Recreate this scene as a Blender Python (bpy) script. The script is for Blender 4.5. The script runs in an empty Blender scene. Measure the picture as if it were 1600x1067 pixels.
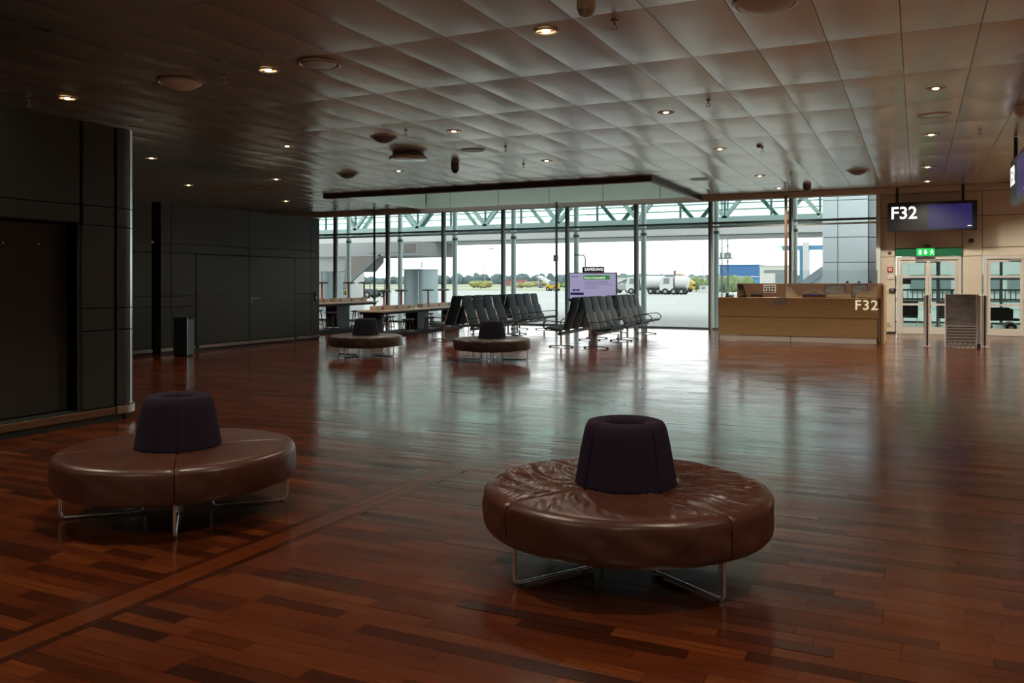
import bpy, bmesh, math, random
from mathutils import Vector, Matrix, noise
rnd = random.Random(7)
PI = math.pi
SC = bpy.context.scene
COL = SC.collection

# ------------------------------------------------------------------ camera, sky, exposure
H, F, CX, HY, TH = 1.6, 1320.0, 800.0, 442.0, math.radians(25.6)
cam_d = bpy.data.cameras.new('camera')
cam_d.sensor_width = 36.0
cam_d.lens = 36.0 * F / 1600.0
cam_d.shift_y = -(533.5 - HY) / 1600.0
cam_d.clip_end = 3000
cam = bpy.data.objects.new('camera', cam_d)
COL.objects.link(cam)
cam.location = (0, 0, H)
cam.rotation_euler = (PI / 2, 0, TH)
SC.camera = cam

world = bpy.data.worlds.new('overcast_sky')
SC.world = world
world.use_nodes = True
wn = world.node_tree
wn.nodes.clear()
w_out = wn.nodes.new('ShaderNodeOutputWorld')
w_bg = wn.nodes.new('ShaderNodeBackground')
w_tc = wn.nodes.new('ShaderNodeTexCoord')
w_sep = wn.nodes.new('ShaderNodeSeparateXYZ')
w_rmp = wn.nodes.new('ShaderNodeValToRGB')
w_rmp.color_ramp.elements[0].position = 0.0
w_rmp.color_ramp.elements[0].color = (0.95, 0.94, 0.95, 1)
w_rmp.color_ramp.elements[1].position = 0.9
w_rmp.color_ramp.elements[1].color = (0.84, 0.87, 0.92, 1)
w_noi = wn.nodes.new('ShaderNodeTexNoise')
w_noi.inputs['Scale'].default_value = 3.0
w_noi.inputs['Detail'].default_value = 4
w_mix = wn.nodes.new('ShaderNodeMix'); w_mix.data_type = 'RGBA'; w_mix.blend_type = 'MULTIPLY'
w_mix.inputs[0].default_value = 0.10
L = wn.links.new
L(w_tc.outputs['Generated'], w_sep.inputs[0]); L(w_sep.outputs[2], w_rmp.inputs[0])
L(w_tc.outputs['Generated'], w_noi.inputs['Vector'])
L(w_rmp.outputs[0], w_mix.inputs[6]); L(w_noi.outputs[0], w_mix.inputs[7])
L(w_mix.outputs[2], w_bg.inputs[0]); L(w_bg.outputs[0], w_out.inputs[0])
w_bg.inputs[1].default_value = 3.3

SC.view_settings.view_transform = 'Standard'
SC.view_settings.look = 'None'
SC.view_settings.gamma = 1.0
SC.view_settings.use_curve_mapping = False
SC.view_settings.exposure = 0.0
SC.cycles.max_bounces = 10
SC.cycles.transparent_max_bounces = 24
SC.cycles.use_denoising = True
SC.cycles.sample_clamp_indirect = 4.0
# the downlights' own light: full at the open gate, dimmed over the empty lounge
def lamp_watts(x, y):
    w = 250 if y < 12 else 240 if y < 16 else 540 if y < 21 else 500
    return w * (.8 if x < -10 and y > 5 else 1)

# ------------------------------------------------------------------ geometry helpers
CT, ST = math.cos(TH), math.sin(TH)
def at(px, py, Y):
    """the point on the plane at depth Y of the building grid seen at a photo position"""
    u = (px - CX) / F
    d = Y / (CT + u * ST)
    return Vector((d * (-ST + u * CT), Y, H - (py - HY) / F * d))
def plane_z(px, py, z):
    d = F * (H - z) / (py - HY)
    u = (px - CX) / F
    return Vector((d * (-ST + u * CT), d * (CT + u * ST), z))
def fl(px, py): return plane_z(px, py, 0.0)
CZ = 4.58
def ce(px, py): return plane_z(px, py, CZ)

class MB:
    def __init__(s): s.v = []; s.f = []; s.smooth = False; s.tone = None
    def add(s, vs, fs):
        o = len(s.v); s.v += [tuple(p) for p in vs]; s.f += [tuple(i + o for i in f) for f in fs]; return s
    def box(s, x0, x1, y0, y1, z0, z1, M=None):
        vs = [Vector((x, y, z)) for z in (z0, z1) for y in (y0, y1) for x in (x0, x1)]
        if M is not None: vs = [M @ p for p in vs]
        return s.add(vs, [(0, 2, 3, 1), (4, 5, 7, 6), (0, 1, 5, 4), (2, 6, 7, 3), (0, 4, 6, 2), (1, 3, 7, 5)])
    def cbox(s, c, sx, sy, sz, rz=0):
        M = Matrix.Translation(Vector(c)) @ Matrix.Rotation(rz, 4, 'Z')
        return s.box(-sx/2, sx/2, -sy/2, sy/2, -sz/2, sz/2, M)
    def cyl(s, p0, p1, r0, r1=None, n=10, caps=True):
        r1 = r0 if r1 is None else r1
        p0, p1 = Vector(p0), Vector(p1); d = (p1 - p0).normalized()
        a = d.orthogonal().normalized(); b = d.cross(a); s.smooth = True
        vs = []
        for p, r in ((p0, r0), (p1, r1)):
            vs += [p + (a * math.cos(2*PI*i/n) + b * math.sin(2*PI*i/n)) * r for i in range(n)]
        fs = [(i, (i+1) % n, n + (i+1) % n, n + i) for i in range(n)]
        if caps: fs += [tuple(range(n-1, -1, -1)), tuple(range(n, 2*n))]
        return s.add(vs, fs)
    def bar(s, p0, p1, w, h=None):
        """square bar between two points"""
        h = w if h is None else h
        p0, p1 = Vector(p0), Vector(p1); d = (p1 - p0).normalized()
        up = Vector((0, 0, 1)) if abs(d.z) < .95 else Vector((1, 0, 0))
        a = d.cross(up).normalized() * w/2; b = a.cross(d).normalized() * h/2
        vs = [p + q for p in (p0, p1) for q in (a+b, -a+b, -a-b, a-b)]
        return s.add(vs, [(3, 2, 1, 0), (4, 5, 6, 7), (0, 1, 5, 4), (1, 2, 6, 5), (2, 3, 7, 6), (3, 0, 4, 7)])
    def tube(s, pts, r, n=8, closed=False):
        pts = [Vector(p) for p in pts]; m = len(pts); s.smooth = True
        T = []
        for i in range(m):
            a = pts[i-1] if (i or closed) else pts[i]; b = pts[(i+1) % m] if (i < m-1 or closed) else pts[i]
            T.append((b - a).normalized())
        nrm = T[0].orthogonal().normalized(); vs = []
        for i in range(m):
            nrm = (nrm - T[i] * nrm.dot(T[i])).normalized(); bn = T[i].cross(nrm)
            vs += [pts[i] + (nrm*math.cos(2*PI*k/n) + bn*math.sin(2*PI*k/n))*r for k in range(n)]
        fs = []
        for i in range(m if closed else m-1):
            j = (i+1) % m
            fs += [(i*n+k, i*n+(k+1) % n, j*n+(k+1) % n, j*n+k) for k in range(n)]
        if not closed: fs += [tuple(range(n-1, -1, -1)), tuple((m-1)*n+k for k in range(n))]
        return s.add(vs, fs)
    def lathe(s, prof, c=(0, 0, 0), n=24, close=False):
        c = Vector(c); s.smooth = True; vs = []; m = len(prof)
        for r, z in prof:
            vs += [c + Vector((r*math.cos(2*PI*k/n), r*math.sin(2*PI*k/n), z)) for k in range(n)]
        fs = []
        for i in range(m-1):
            fs += [(i*n+k, i*n+(k+1) % n, (i+1)*n+(k+1) % n, (i+1)*n+k) for k in range(n)]
        if not close:
            if prof[0][0] > 1e-6: fs.append(tuple(range(n-1, -1, -1)))
            if prof[-1][0] > 1e-6: fs.append(tuple((m-1)*n+k for k in range(n)))
        return s.add(vs, fs)
    def prism(s, poly, axis, a0, a1):
        """extrude a 2D polygon; axis 'x': poly in (y,z); 'y': poly in (x,z); 'z': poly in (x,y)"""
        def P(p, a): return {'x': (a, p[0], p[1]), 'y': (p[0], a, p[1]), 'z': (p[0], p[1], a)}[axis]
        n = len(poly); vs = [P(p, a0) for p in poly] + [P(p, a1) for p in poly]
        return s.add(vs, [tuple(range(n)), tuple(range(2*n-1, n-1, -1))] + [(i, n+i, n+(i+1) % n, (i+1) % n) for i in range(n)])
    def blob(s, c, rx, ry, rz, seed=0, amp=.25, n=8, m=6):
        c = Vector(c); s.smooth = True; vs = [c + Vector((0, 0, -rz))]
        for i in range(1, m):
            ph = PI*i/m
            for k in range(n):
                th = 2*PI*k/n
                d = Vector((math.sin(ph)*math.cos(th), math.sin(ph)*math.sin(th), -math.cos(ph)))
                q = 1 + amp*noise.noise(d*1.7 + Vector((seed*3.1, seed*1.7, 0)))*2
                vs.append(c + Vector((d.x*rx*q, d.y*ry*q, d.z*rz*q)))
        vs.append(c + Vector((0, 0, rz)))
        fs = [(0, 1+(k+1) % n, 1+k) for k in range(n)]
        for i in range(m-2):
            fs += [(1+i*n+k, 1+i*n+(k+1) % n, 1+(i+1)*n+(k+1) % n, 1+(i+1)*n+k) for k in range(n)]
        l = len(vs)-1; o = 1+(m-2)*n
        fs += [(o+k, o+(k+1) % n, l) for k in range(n)]
        return s.add(vs, fs)

def fillet(pts, r, n=5):
    """round the inner corners of a polyline"""
    pts = [Vector(p) for p in pts]; out = [pts[0]]
    for i in range(1, len(pts)-1):
        a = (pts[i-1]-pts[i]); b = (pts[i+1]-pts[i]); q = min(r, a.length*.45, b.length*.45)
        p0 = pts[i]+a.normalized()*q; p1 = pts[i]+b.normalized()*q
        for k in range(n+1):
            t = k/n; out.append(p0*(1-t)**2 + pts[i]*2*t*(1-t) + p1*t*t)
    return out + [pts[-1]]

def mesh_of(name, mb, mat, tones=None):
    me = bpy.data.meshes.new(name)
    me.from_pydata(mb.v, [], mb.f)
    bm = bmesh.new(); bm.from_mesh(me)
    bmesh.ops.recalc_face_normals(bm, faces=bm.faces); bm.to_mesh(me); bm.free()
    me.materials.append(mat)
    if mb.smooth:
        me.shade_smooth(); me.set_sharp_from_angle(angle=math.radians(38))
    if tones is not None:
        a = me.attributes.new('tone', 'FLOAT', 'FACE')
        a.data.foreach_set('value', tones)
    return me
def obj(name, mb, mat, parent=None, kind=None, label=None, bevel=0, loc=None, tones=None):
    me = mesh_of(name, mb, mat, tones) if isinstance(mb, MB) else mb
    o = bpy.data.objects.new(name, me); COL.objects.link(o)
    if parent: o.parent = parent
    if loc is not None: o.location = loc
    if kind: o['kind'] = kind
    if label: o['label'] = label
    if bevel:
        b = o.modifiers.new('soft_edges', 'BEVEL'); b.width = bevel; b.segments = 2; b.limit_method = 'ANGLE'
    return o
def tag(o, label, cat, group=None, kind=None):
    o['label'] = label; o['category'] = cat
    if group: o['group'] = group
    if kind: o['kind'] = kind
    return o
def thing(name, label, cat, loc=(0, 0, 0), rz=0, group=None):
    o = bpy.data.objects.new(name, None); COL.objects.link(o)
    o.empty_display_size = .1; o.location = loc; o.rotation_euler = (0, 0, rz)
    return tag(o, label, cat, group)
def struct(name, mb, mat, parent=None, **k): return obj(name, mb, mat, parent, kind='structure', **k)
def sgroup(name):
    o = bpy.data.objects.new(name, None); COL.objects.link(o); o['kind'] = 'structure'; return o
def dup(root, loc, rz, label, group=None):
    kids = {}
    for o in CHILDREN(root): kids[o] = CHILDREN(o)
    r = root.copy(); COL.objects.link(r); r.location = loc; r.rotation_euler = (0, 0, rz); r['label'] = label
    if group: r['group'] = group
    for ch, gs in kids.items():
        c = ch.copy(); COL.objects.link(c); c.parent = r
        for g in gs:
            d = g.copy(); COL.objects.link(d); d.parent = c
    return r
def CHILDREN(o): return [c for c in COL.objects if c.parent == o]

def text(body, size, loc, rot, mat, parent=None, ext=.004, align='LEFT', space=1.0, name='lettering', bold=0):
    cu = bpy.data.curves.new(name, 'FONT'); cu.body = body; cu.size = size; cu.extrude = ext
    cu.align_x = align; cu.space_character = space; cu.offset = bold; cu.resolution_u = 3
    cu.materials.append(mat)
    tmp = bpy.data.objects.new(name + '_outline', cu); COL.objects.link(tmp)
    bpy.context.view_layer.update()
    me = bpy.data.meshes.new_from_object(tmp.evaluated_get(bpy.context.evaluated_depsgraph_get()))
    bpy.data.objects.remove(tmp)
    if not me.materials: me.materials.append(mat)
    o = bpy.data.objects.new(name, me); COL.objects.link(o)
    if parent: o.parent = parent
    o.location = loc; o.rotation_euler = rot
    return o

# ------------------------------------------------------------------ materials
def mat(name, color, rough=.5, metal=0, spec=.5, noise_scale=0, noise_amt=0, bump=0, bump_scale=60, stretch=(1, 1, 1), coat=0):
    m = bpy.data.materials.new(name); m.use_nodes = True
    nt = m.node_tree; b = nt.nodes['Principled BSDF']
    b.inputs['Base Color'].default_value = (*color, 1); b.inputs['Roughness'].default_value = rough
    b.inputs['Metallic'].default_value = metal; b.inputs['Specular IOR Level'].default_value = spec
    b.inputs['Coat Weight'].default_value = coat
    tc = nt.nodes.new('ShaderNodeTexCoord'); mp = nt.nodes.new('ShaderNodeMapping')
    mp.inputs['Scale'].default_value = stretch
    nt.links.new(tc.outputs['Object'], mp.inputs[0])
    if noise_scale:
        n = nt.nodes.new('ShaderNodeTexNoise'); n.inputs['Scale'].default_value = noise_scale; n.inputs['Detail'].default_value = 5
        r = nt.nodes.new('ShaderNodeValToRGB')
        r.color_ramp.elements[0].position = .3; r.color_ramp.elements[1].position = .7
        r.color_ramp.elements[0].color = (*[c*(1-noise_amt) for c in color], 1)
        r.color_ramp.elements[1].color = (*[min(1, c*(1+noise_amt)) for c in color], 1)
        nt.links.new(mp.outputs[0], n.inputs['Vector']); nt.links.new(n.outputs[0], r.inputs[0])
        nt.links.new(r.outputs[0], b.inputs['Base Color'])
    if bump:
        n = nt.nodes.new('ShaderNodeTexNoise'); n.inputs['Scale'].default_value = bump_scale; n.inputs['Detail'].default_value = 6
        bp = nt.nodes.new('ShaderNodeBump'); bp.inputs['Strength'].default_value = bump; bp.inputs['Distance'].default_value = .01
        nt.links.new(mp.outputs[0], n.inputs['Vector']); nt.links.new(n.outputs[0], bp.inputs['Height'])
        nt.links.new(bp.outputs[0], b.inputs['Normal'])
    return m
def emit(name, color, strength):
    m = bpy.data.materials.new(name); m.use_nodes = True; nt = m.node_tree
    b = nt.nodes['Principled BSDF']
    b.inputs['Base Color'].default_value = (.02, .02, .02, 1); b.inputs['Roughness'].default_value = .25
    b.inputs['Emission Color'].default_value = (*color, 1); b.inputs['Emission Strength'].default_value = strength
    return m
def glass(name, tint, refl=1.0, rough=0.0):
    m = bpy.data.materials.new(name); m.use_nodes = True; nt = m.node_tree; nt.nodes.clear()
    o = nt.nodes.new('ShaderNodeOutputMaterial'); mx = nt.nodes.new('ShaderNodeMixShader')
    t = nt.nodes.new('ShaderNodeBsdfTransparent'); t.inputs[0].default_value = (*tint, 1)
    g = nt.nodes.new('ShaderNodeBsdfGlossy'); g.inputs['Roughness'].default_value = rough
    fr = nt.nodes.new('ShaderNodeFresnel'); fr.inputs[0].default_value = 1.0 + .5*refl
    nt.links.new(fr.outputs[0], mx.inputs[0]); nt.links.new(t.outputs[0], mx.inputs[1]); nt.links.new(g.outputs[0], mx.inputs[2])
    nt.links.new(mx.outputs[0], o.inputs[0])
    return m
def wood_floor():
    m = bpy.data.materials.new('merbau_parquet'); m.use_nodes = True; nt = m.node_tree; b = nt.nodes['Principled BSDF']
    at_ = nt.nodes.new('ShaderNodeAttribute'); at_.attribute_name = 'tone'
    rp = nt.nodes.new('ShaderNodeValToRGB'); e = rp.color_ramp.elements
    e[0].position = 0; e[0].color = (.034, .0085, .0035, 1); e[1].position = 1; e[1].color = (.165, .040, .009, 1)
    k = e.new(.45); k.color = (.108, .0215, .0055, 1)
    k = e.new(.8); k.color = (.150, .0345, .0080, 1)
    geo = nt.nodes.new('ShaderNodeNewGeometry'); mp = nt.nodes.new('ShaderNodeMapping'); mp.inputs['Scale'].default_value = (3, 70, 1)
    n = nt.nodes.new('ShaderNodeTexNoise'); n.inputs['Scale'].default_value = 1.0; n.inputs['Detail'].default_value = 6
    mx = nt.nodes.new('ShaderNodeMix'); mx.data_type = 'RGBA'; mx.blend_type = 'MULTIPLY'; mx.inputs[0].default_value = .75
    r2 = nt.nodes.new('ShaderNodeValToRGB'); r2.color_ramp.elements[0].position = .3; r2.color_ramp.elements[0].color = (.45, .4, .38, 1)
    r2.color_ramp.elements[1].position = .65; r2.color_ramp.elements[1].color = (1.1, 1.1, 1.1, 1)
    nt.links.new(geo.outputs['Position'], mp.inputs[0]); nt.links.new(mp.outputs[0], n.inputs['Vector'])
    nt.links.new(n.outputs[0], r2.inputs[0]); nt.links.new(at_.outputs['Fac'], rp.inputs[0])
    nt.links.new(rp.outputs[0], mx.inputs[6]); nt.links.new(r2.outputs[0], mx.inputs[7]); nt.links.new(mx.outputs[2], b.inputs['Base Color'])
    # worn lacquer: patchy gloss and faint waviness along the boards
    n3 = nt.nodes.new('ShaderNodeTexNoise'); n3.inputs['Scale'].default_value = 1.3; n3.inputs['Detail'].default_value = 5
    mr = nt.nodes.new('ShaderNodeMapRange'); mr.inputs[1].default_value = .3; mr.inputs[2].default_value = .7
    mr.inputs[3].default_value = .13; mr.inputs[4].default_value = .22
    nt.links.new(geo.outputs['Position'], n3.inputs['Vector']); nt.links.new(n3.outputs[0], mr.inputs[0]); nt.links.new(mr.outputs[0], b.inputs['Roughness'])
    mp2 = nt.nodes.new('ShaderNodeMapping'); mp2.inputs['Scale'].default_value = (.5, 9, 1)
    n2 = nt.nodes.new('ShaderNodeTexNoise'); n2.inputs['Scale'].default_value = 1.0; n2.inputs['Detail'].default_value = 3
    bp = nt.nodes.new('ShaderNodeBump'); bp.inputs['Strength'].default_value = .25; bp.inputs['Distance'].default_value = .004
    nt.links.new(geo.outputs['Position'], mp2.inputs[0]); nt.links.new(mp2.outputs[0], n2.inputs['Vector'])
    nt.links.new(n2.outputs[0], bp.inputs['Height']); nt.links.new(bp.outputs[0], b.inputs['Normal'])
    b.inputs['Specular IOR Level'].default_value = .85
    return m
M = {}
M['floor'] = wood_floor()
M['slab'] = mat('dark_subfloor', (.03, .02, .015), .8)
M['ceil'] = mat('satin_ceiling_metal', (.63, .60, .49), .26, metal=.6, noise_scale=1.2, noise_amt=.05)
M['ceilback'] = mat('ceiling_void', (.05, .045, .04), .8)
M['band'] = mat('beige_fascia', (.50, .42, .34), .5)
M['dark_trim'] = mat('dark_bronze_trim', (.05, .045, .04), .4, metal=.4)
M['well'] = mat('pale_green_panel', (.60, .68, .58), .45)
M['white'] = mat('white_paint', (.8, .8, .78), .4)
M['cream'] = mat('cream_wall_panel', (0.620, 0.570, 0.460), .45, noise_scale=.8, noise_amt=.04)
M['wall1'] = mat('charcoal_wall_panel', (.030, .036, .032), .40, noise_scale=.7, noise_amt=.12)
M['wall1b'] = mat('charcoal_recess_panel', (.040, .036, .030), .5, noise_scale=.5, noise_amt=.15)
M['wallgap'] = mat('black_joint', (.008, .008, .008), .7)
M['steel'] = mat('brushed_steel', (.62, .60, .56), .28, metal=1, bump=.05, bump_scale=90, stretch=(1, 1, 20))
M['chrome'] = mat('chrome', (0.850, 0.850, 0.830), .24, metal=.85)
M['satin'] = mat('satin_aluminium_paint', (.60, .58, .53), .35)
M['plinth'] = mat('pale_brushed_plinth', (.86, .82, .72), .3)
M['copper'] = mat('bronze_rail', (.30, .20, .13), .35, metal=.9)
M['black'] = mat('black_satin', (.012, .012, .013), .35)
M['blackm'] = mat('black_matt', (.010, .010, .011), .7)
M['alu'] = mat('window_aluminium', (.60, .70, .68), .45)
M['alud'] = mat('dark_window_frame', (.10, .135, .13), .4)
M['leather'] = mat('brown_leather', (.080, .027, .016), .34, spec=.55, bump=.05, bump_scale=150, noise_scale=5, noise_amt=.2)
M['leather_far'] = mat('worn_dark_leather', (.055, .034, .028), .34, noise_scale=5, noise_amt=.2)
M['purple'] = mat('purple_wool', (.024, .014, .030), .9, spec=.2, bump=.4, bump_scale=300)
M['navy'] = mat('dark_wool', (.016, .015, .025), .9, spec=.2, bump=.4, bump_scale=300)
M['seatleather'] = mat('black_leather', (0.006, 0.013, 0.016), .52, spec=.18, bump=.1, bump_scale=150)
M['beam'] = mat('taupe_metal', (.12, .10, .09), .4, metal=.6)
M['woodtop'] = mat('pale_oak', (.50, .37, .26), .45, noise_scale=3, noise_amt=.12, stretch=(12, 1, 12))
M['counter'] = mat('oak_veneer', (0.500, 0.345, 0.155), .45, noise_scale=4, noise_amt=.12, stretch=(1, 12, 12))
M['darkwood'] = mat('brown_veneer', (.17, .095, .055), .5, noise_scale=4, noise_amt=.12, stretch=(1, 12, 12))
M['pedestal'] = mat('dark_teal_laminate', (.020, .030, .036), .5)
M['redstem'] = mat('red_lacquer', (.42, .06, .035), .4)
M['lamphead'] = mat('dark_green_enamel', (.06, .065, .055), .4)
M['stool'] = mat('black_stained_wood', (.016, .016, .016), .5)
M['green'] = mat('green_header', (.010, .13, .055), .4)
M['red'] = mat('red_plastic', (.45, .04, .03), .4)
M['bowl'] = mat('cream_diffuser', (.78, .72, .56), .4)
M['mirror'] = mat('polished_disc', (.80, .80, .78), .18, metal=.85)
M['ring'] = mat('satin_ring', (.55, .50, .42), .3, metal=.6)
M['bronze'] = mat('bronze_diffuser', (.12, .10, .075), .4, metal=.3)
M['glass'] = glass('clear_glazing', (.93, .97, .955))
M['glass_up'] = glass('teal_glazing', (.90, .97, .95))
M['glass_door'] = glass('green_door_glass', (.86, .93, .895))
M['acrylic'] = glass('acrylic', (.94, .95, .96), .8)
M['glass_bridge'] = glass('bridge_glass', (.86, .95, .925))
M['frost'] = mat('frosted_white_film', (.80, .80, .78), .5)
M['bulb'] = emit('warm_lamp', (1.0, .72, .38), 14)
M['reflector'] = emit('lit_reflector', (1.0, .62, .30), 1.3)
M['letter'] = emit('backlit_letters', (1, .97, 1), 1.5)
M['navyscreen'] = emit('navy_screen', (.018, .015, .095), .9)
M['exit'] = emit('exit_green', (.0, .62, .10), 1.0)
M['exitw'] = emit('exit_white', (.75, 1, .8), 1.3)
M['lav'] = emit('lavender_screen', (.38, .35, .54), .85)
M['scrgreen'] = emit('screen_green', (.03, .22, .03), 1.0)
M['scrink'] = emit('screen_ink', (.20, .15, .30), .8)
M['scrnavy'] = emit('screen_navy', (.02, .015, .09), .8)
M['glow_letter'] = emit('glowing_cream_letter', (1, .87, .60), .75)  # cream counter letters, glow added so they stand out from the oak
M['print'] = mat('printed_paper', (.35, .33, .30), .6)
M['paper'] = mat('paper', (.62, .60, .55), .6)
M['greyscreen'] = mat('grey_gloss_screen', (.24, .24, .25), .18, noise_scale=2, noise_amt=.5, stretch=(1, 1, 3))
M['greyslat'] = mat('grey_slat', (.36, .36, .35), .4)
M['hazard'] = mat('cream_stripe', (.62, .58, .48), .5)
# outside
M['apron'] = mat('concrete_apron', (0.290, 0.300, 0.285), .8, noise_scale=.05, noise_amt=.06)
M['grass'] = mat('pale_grass', (0.200, 0.230, 0.110), .9, noise_scale=.02, noise_amt=.25)
M['taxi'] = mat('taxiway', (0.330, 0.325, 0.310), .9)
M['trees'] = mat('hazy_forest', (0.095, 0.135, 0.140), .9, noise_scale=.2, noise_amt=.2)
M['bush'] = mat('green_bush', (0.140, 0.190, 0.080), .9, noise_scale=1.2, noise_amt=.4)
M['ybush'] = mat('yellow_green_bush', (0.230, 0.225, 0.085), .9, noise_scale=1, noise_amt=.3)
M['conc'] = mat('grey_concrete', (0.300, 0.310, 0.305), .7, noise_scale=.5, noise_amt=.06)
M['brownpanel'] = mat('taupe_panel', (0.180, 0.160, 0.140), .6, noise_scale=.6, noise_amt=.08)
M['deck'] = mat('bridge_fascia', (0.550, 0.550, 0.530), .6)
M['truss'] = mat('teal_painted_steel', (0.260, 0.340, 0.320), .5)
M['trussd'] = mat('dark_teal_steel', (0.060, 0.100, 0.095), .5)
M['tower'] = mat('pale_tower_panel', (0.500, 0.540, 0.550), .35)
M['kiosk'] = mat('pale_blue_panel', (0.360, 0.450, 0.470), .3)
M['blue'] = mat('blue_cladding', (0.030, 0.125, 0.300), .5)
M['lblue'] = mat('light_blue_steel', (0.075, 0.225, 0.340), .5)
M['bwhite'] = mat('white_cladding', (0.480, 0.480, 0.470), .5)
M['bgrey'] = mat('grey_cladding', (0.150, 0.180, 0.190), .5)
M['hangar'] = mat('green_roof', (0.150, 0.230, 0.210), .6)
M['yellow'] = mat('yellow_paint', (0.375, 0.250, 0.015), .5)
M['redb'] = mat('red_cladding', (0.275, 0.100, 0.095), .6)
M['tyre'] = mat('tyre', (0.010, 0.010, 0.010), .8)
M['mast'] = mat('mast_grey', (0.250, 0.270, 0.275), .6)
M['mastd'] = mat('mast_dark', (0.050, 0.060, 0.060), .6)
M['hall'] = mat('grey_hall_floor', (0.420, 0.460, 0.430), .4)

# ------------------------------------------------------------------ floor
YF = 29.3                              # the plane of the glazed front
FX0, FX1, FY0, FY1 = -26.0, 8.0, -8.0, YF
slab = MB().box(FX0, FX1, FY0, FY1 + .1, -.25, -.022)
floor = struct('floor', slab, M['slab'])
STRIP = (-3.73, -3.47)
planks = []                            # x0,x1,y0,y1
PW = .095
def lay(x0, x1, y0, y1):
    y = y0
    while y < y1 - 1e-6:
        x = x0 - rnd.random()*.6
        while x < x1:
            l = rnd.choice((.35, .45, .5, .55, .6, .7, .8))
            a, b = max(x, x0), min(x + l, x1)
            if b - a > .02: planks.append((a, b, y, min(y + PW, y1)))
            x += l
        y += PW
lay(FX0, STRIP[0], -1.0, FY1); lay(STRIP[1], FX1, -1.0, FY1)
strip = []
for i, (a, b) in enumerate(((STRIP[0], STRIP[0]+.05), (STRIP[0]+.05, STRIP[0]+.13), (STRIP[0]+.13, STRIP[1]-.05), (STRIP[1]-.05, STRIP[1]))):
    y = -1.0 - rnd.random()
    while y < FY1:
        l = rnd.uniform(.9, 1.6); strip.append((a, b, max(y, -1.0), min(y+l, FY1), i)); y += l
def project(p):
    lat = p[0]*CT + p[1]*ST; dep = -p[0]*ST + p[1]*CT
    if dep < .5: return None
    return (CX + F*lat/dep, HY + F*(H-p[2])/dep, dep)
def plank_mesh(mb, x0, x1, y0, y1):
    g = .0008; za, zb = rnd.gauss(0, .0004), rnd.gauss(0, .0004)
    x0 += g; x1 -= g; y0 += g; y1 -= g
    vs = [(x0, y0, za), (x1, y0, za), (x1, y1, zb), (x0, y1, zb), (x0, y0, -.018), (x1, y0, -.018), (x1, y1, -.018), (x0, y1, -.018)]
    mb.add(vs, [(0, 1, 2, 3), (4, 5, 1, 0), (5, 6, 2, 1), (6, 7, 3, 2), (7, 4, 0, 3)])
    return 5
cand = []
allp = [(p, min(1, max(0, rnd.gauss(.55, .2) if rnd.random() < .8 else rnd.gauss(.15, .1)))) for p in planks] + \
       [(s[:4], (.1 if s[4] in (0, 3) else .6) + rnd.uniform(-.06, .1)) for s in strip]
for k, (p, t) in enumerate(allp):
    q = project(((p[0]+p[1])/2, (p[2]+p[3])/2, 0))
    if q and -60 < q[0] < 1660 and q[1] < 1090: cand.append((-(p[1]-p[0])*(p[3]-p[2])/q[2]**3, k))
cand.sort()
near = set(k for _, k in cand[:290])
rest = MB(); tones = []
for k, (p, t) in enumerate(allp):
    if k in near:
        m1 = MB(); n = plank_mesh(m1, *p)
        obj('plank', m1, M['floor'], floor, tones=[t]*n)
    else:
        tones += [t]*plank_mesh(rest, *p)
obj('plank_field', rest, M['floor'], floor, kind='stuff', tones=tones)

# ------------------------------------------------------------------ ceiling with the light well
OX0, OX1, OY0 = -17.9, -6.68, 22.85
back = MB()
for b in ((FX0, FX1, FY0, OY0 - .1), (FX0, OX0 - .1, OY0 - .1, YF + .6), (OX1 + .1, FX1, OY0 - .1, YF + .6)):
    back.box(b[0], b[1], b[2], b[3], CZ + .03, CZ + .25)
ceiling = struct('ceiling', back, M['ceilback'])
TX, TY, G = .835, 2.2, .004
def pillow(mb, x0, x1, y0, y1, bulge=.011):
    nx, ny = 6, 6; o = len(mb.v); vs = []; fs = []
    for j in range(ny+1):
        for i in range(nx+1):
            u, v = i/nx, j/ny
            bz = (1-(2*u-1)**4)*(1-(2*v-1)**4)
            vs.append((x0+(x1-x0)*u, y0+(y1-y0)*v, CZ + .004 - bulge*bz))
    for j in range(ny):
        for i in range(nx):
            a = j*(nx+1)+i; fs.append((a, a+nx+1, a+nx+2, a+1))
    e = len(vs)
    ring = [i for i in range(nx+1)] + [j*(nx+1)+nx for j in range(1, ny+1)] + [ny*(nx+1)+i for i in range(nx-1, -1, -1)] + [j*(nx+1) for j in range(ny-1, 0, -1)]
    for r in ring: vs.append((vs[r][0], vs[r][1], CZ + .028))
    for q in range(len(ring)):
        w = (q+1) % len(ring); fs.append((ring[q], ring[w], e+w, e+q))
    mb.smooth = True; mb.add(vs, fs)
tiles = []
x = -1.0 - TX*30
while x < FX1:
    y = 11.1 - TY*9
    while y < YF - .3:
        a, b, c, d = max(x, FX0), min(x+TX, FX1), max(y, FY0), min(y+TY, YF - .42)
        parts = [(a, b, c, d)]
        if d > OY0 and b > OX0 and a < OX1:
            parts = []
            if c < OY0: parts.append((a, b, c, OY0))
            if a < OX0: parts.append((a, OX0, max(c, OY0), d))
            if b > OX1: parts.append((OX1, b, max(c, OY0), d))
        for p in parts:
            if p[1]-p[0] > .05 and p[3]-p[2] > .05: tiles.append((p[0]+G, p[1]-G, p[2]+G, p[3]-G))
        y += TY
    x += TX
tc_ = []
for k, p in enumerate(tiles):
    q = project(((p[0]+p[1])/2, (p[2]+p[3])/2, CZ))
    if q and -40 < q[0] < 1640 and q[1] > -30: tc_.append((q[2], k))
tc_.sort(); near = set(k for _, k in tc_[:295])
rest = MB()
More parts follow.
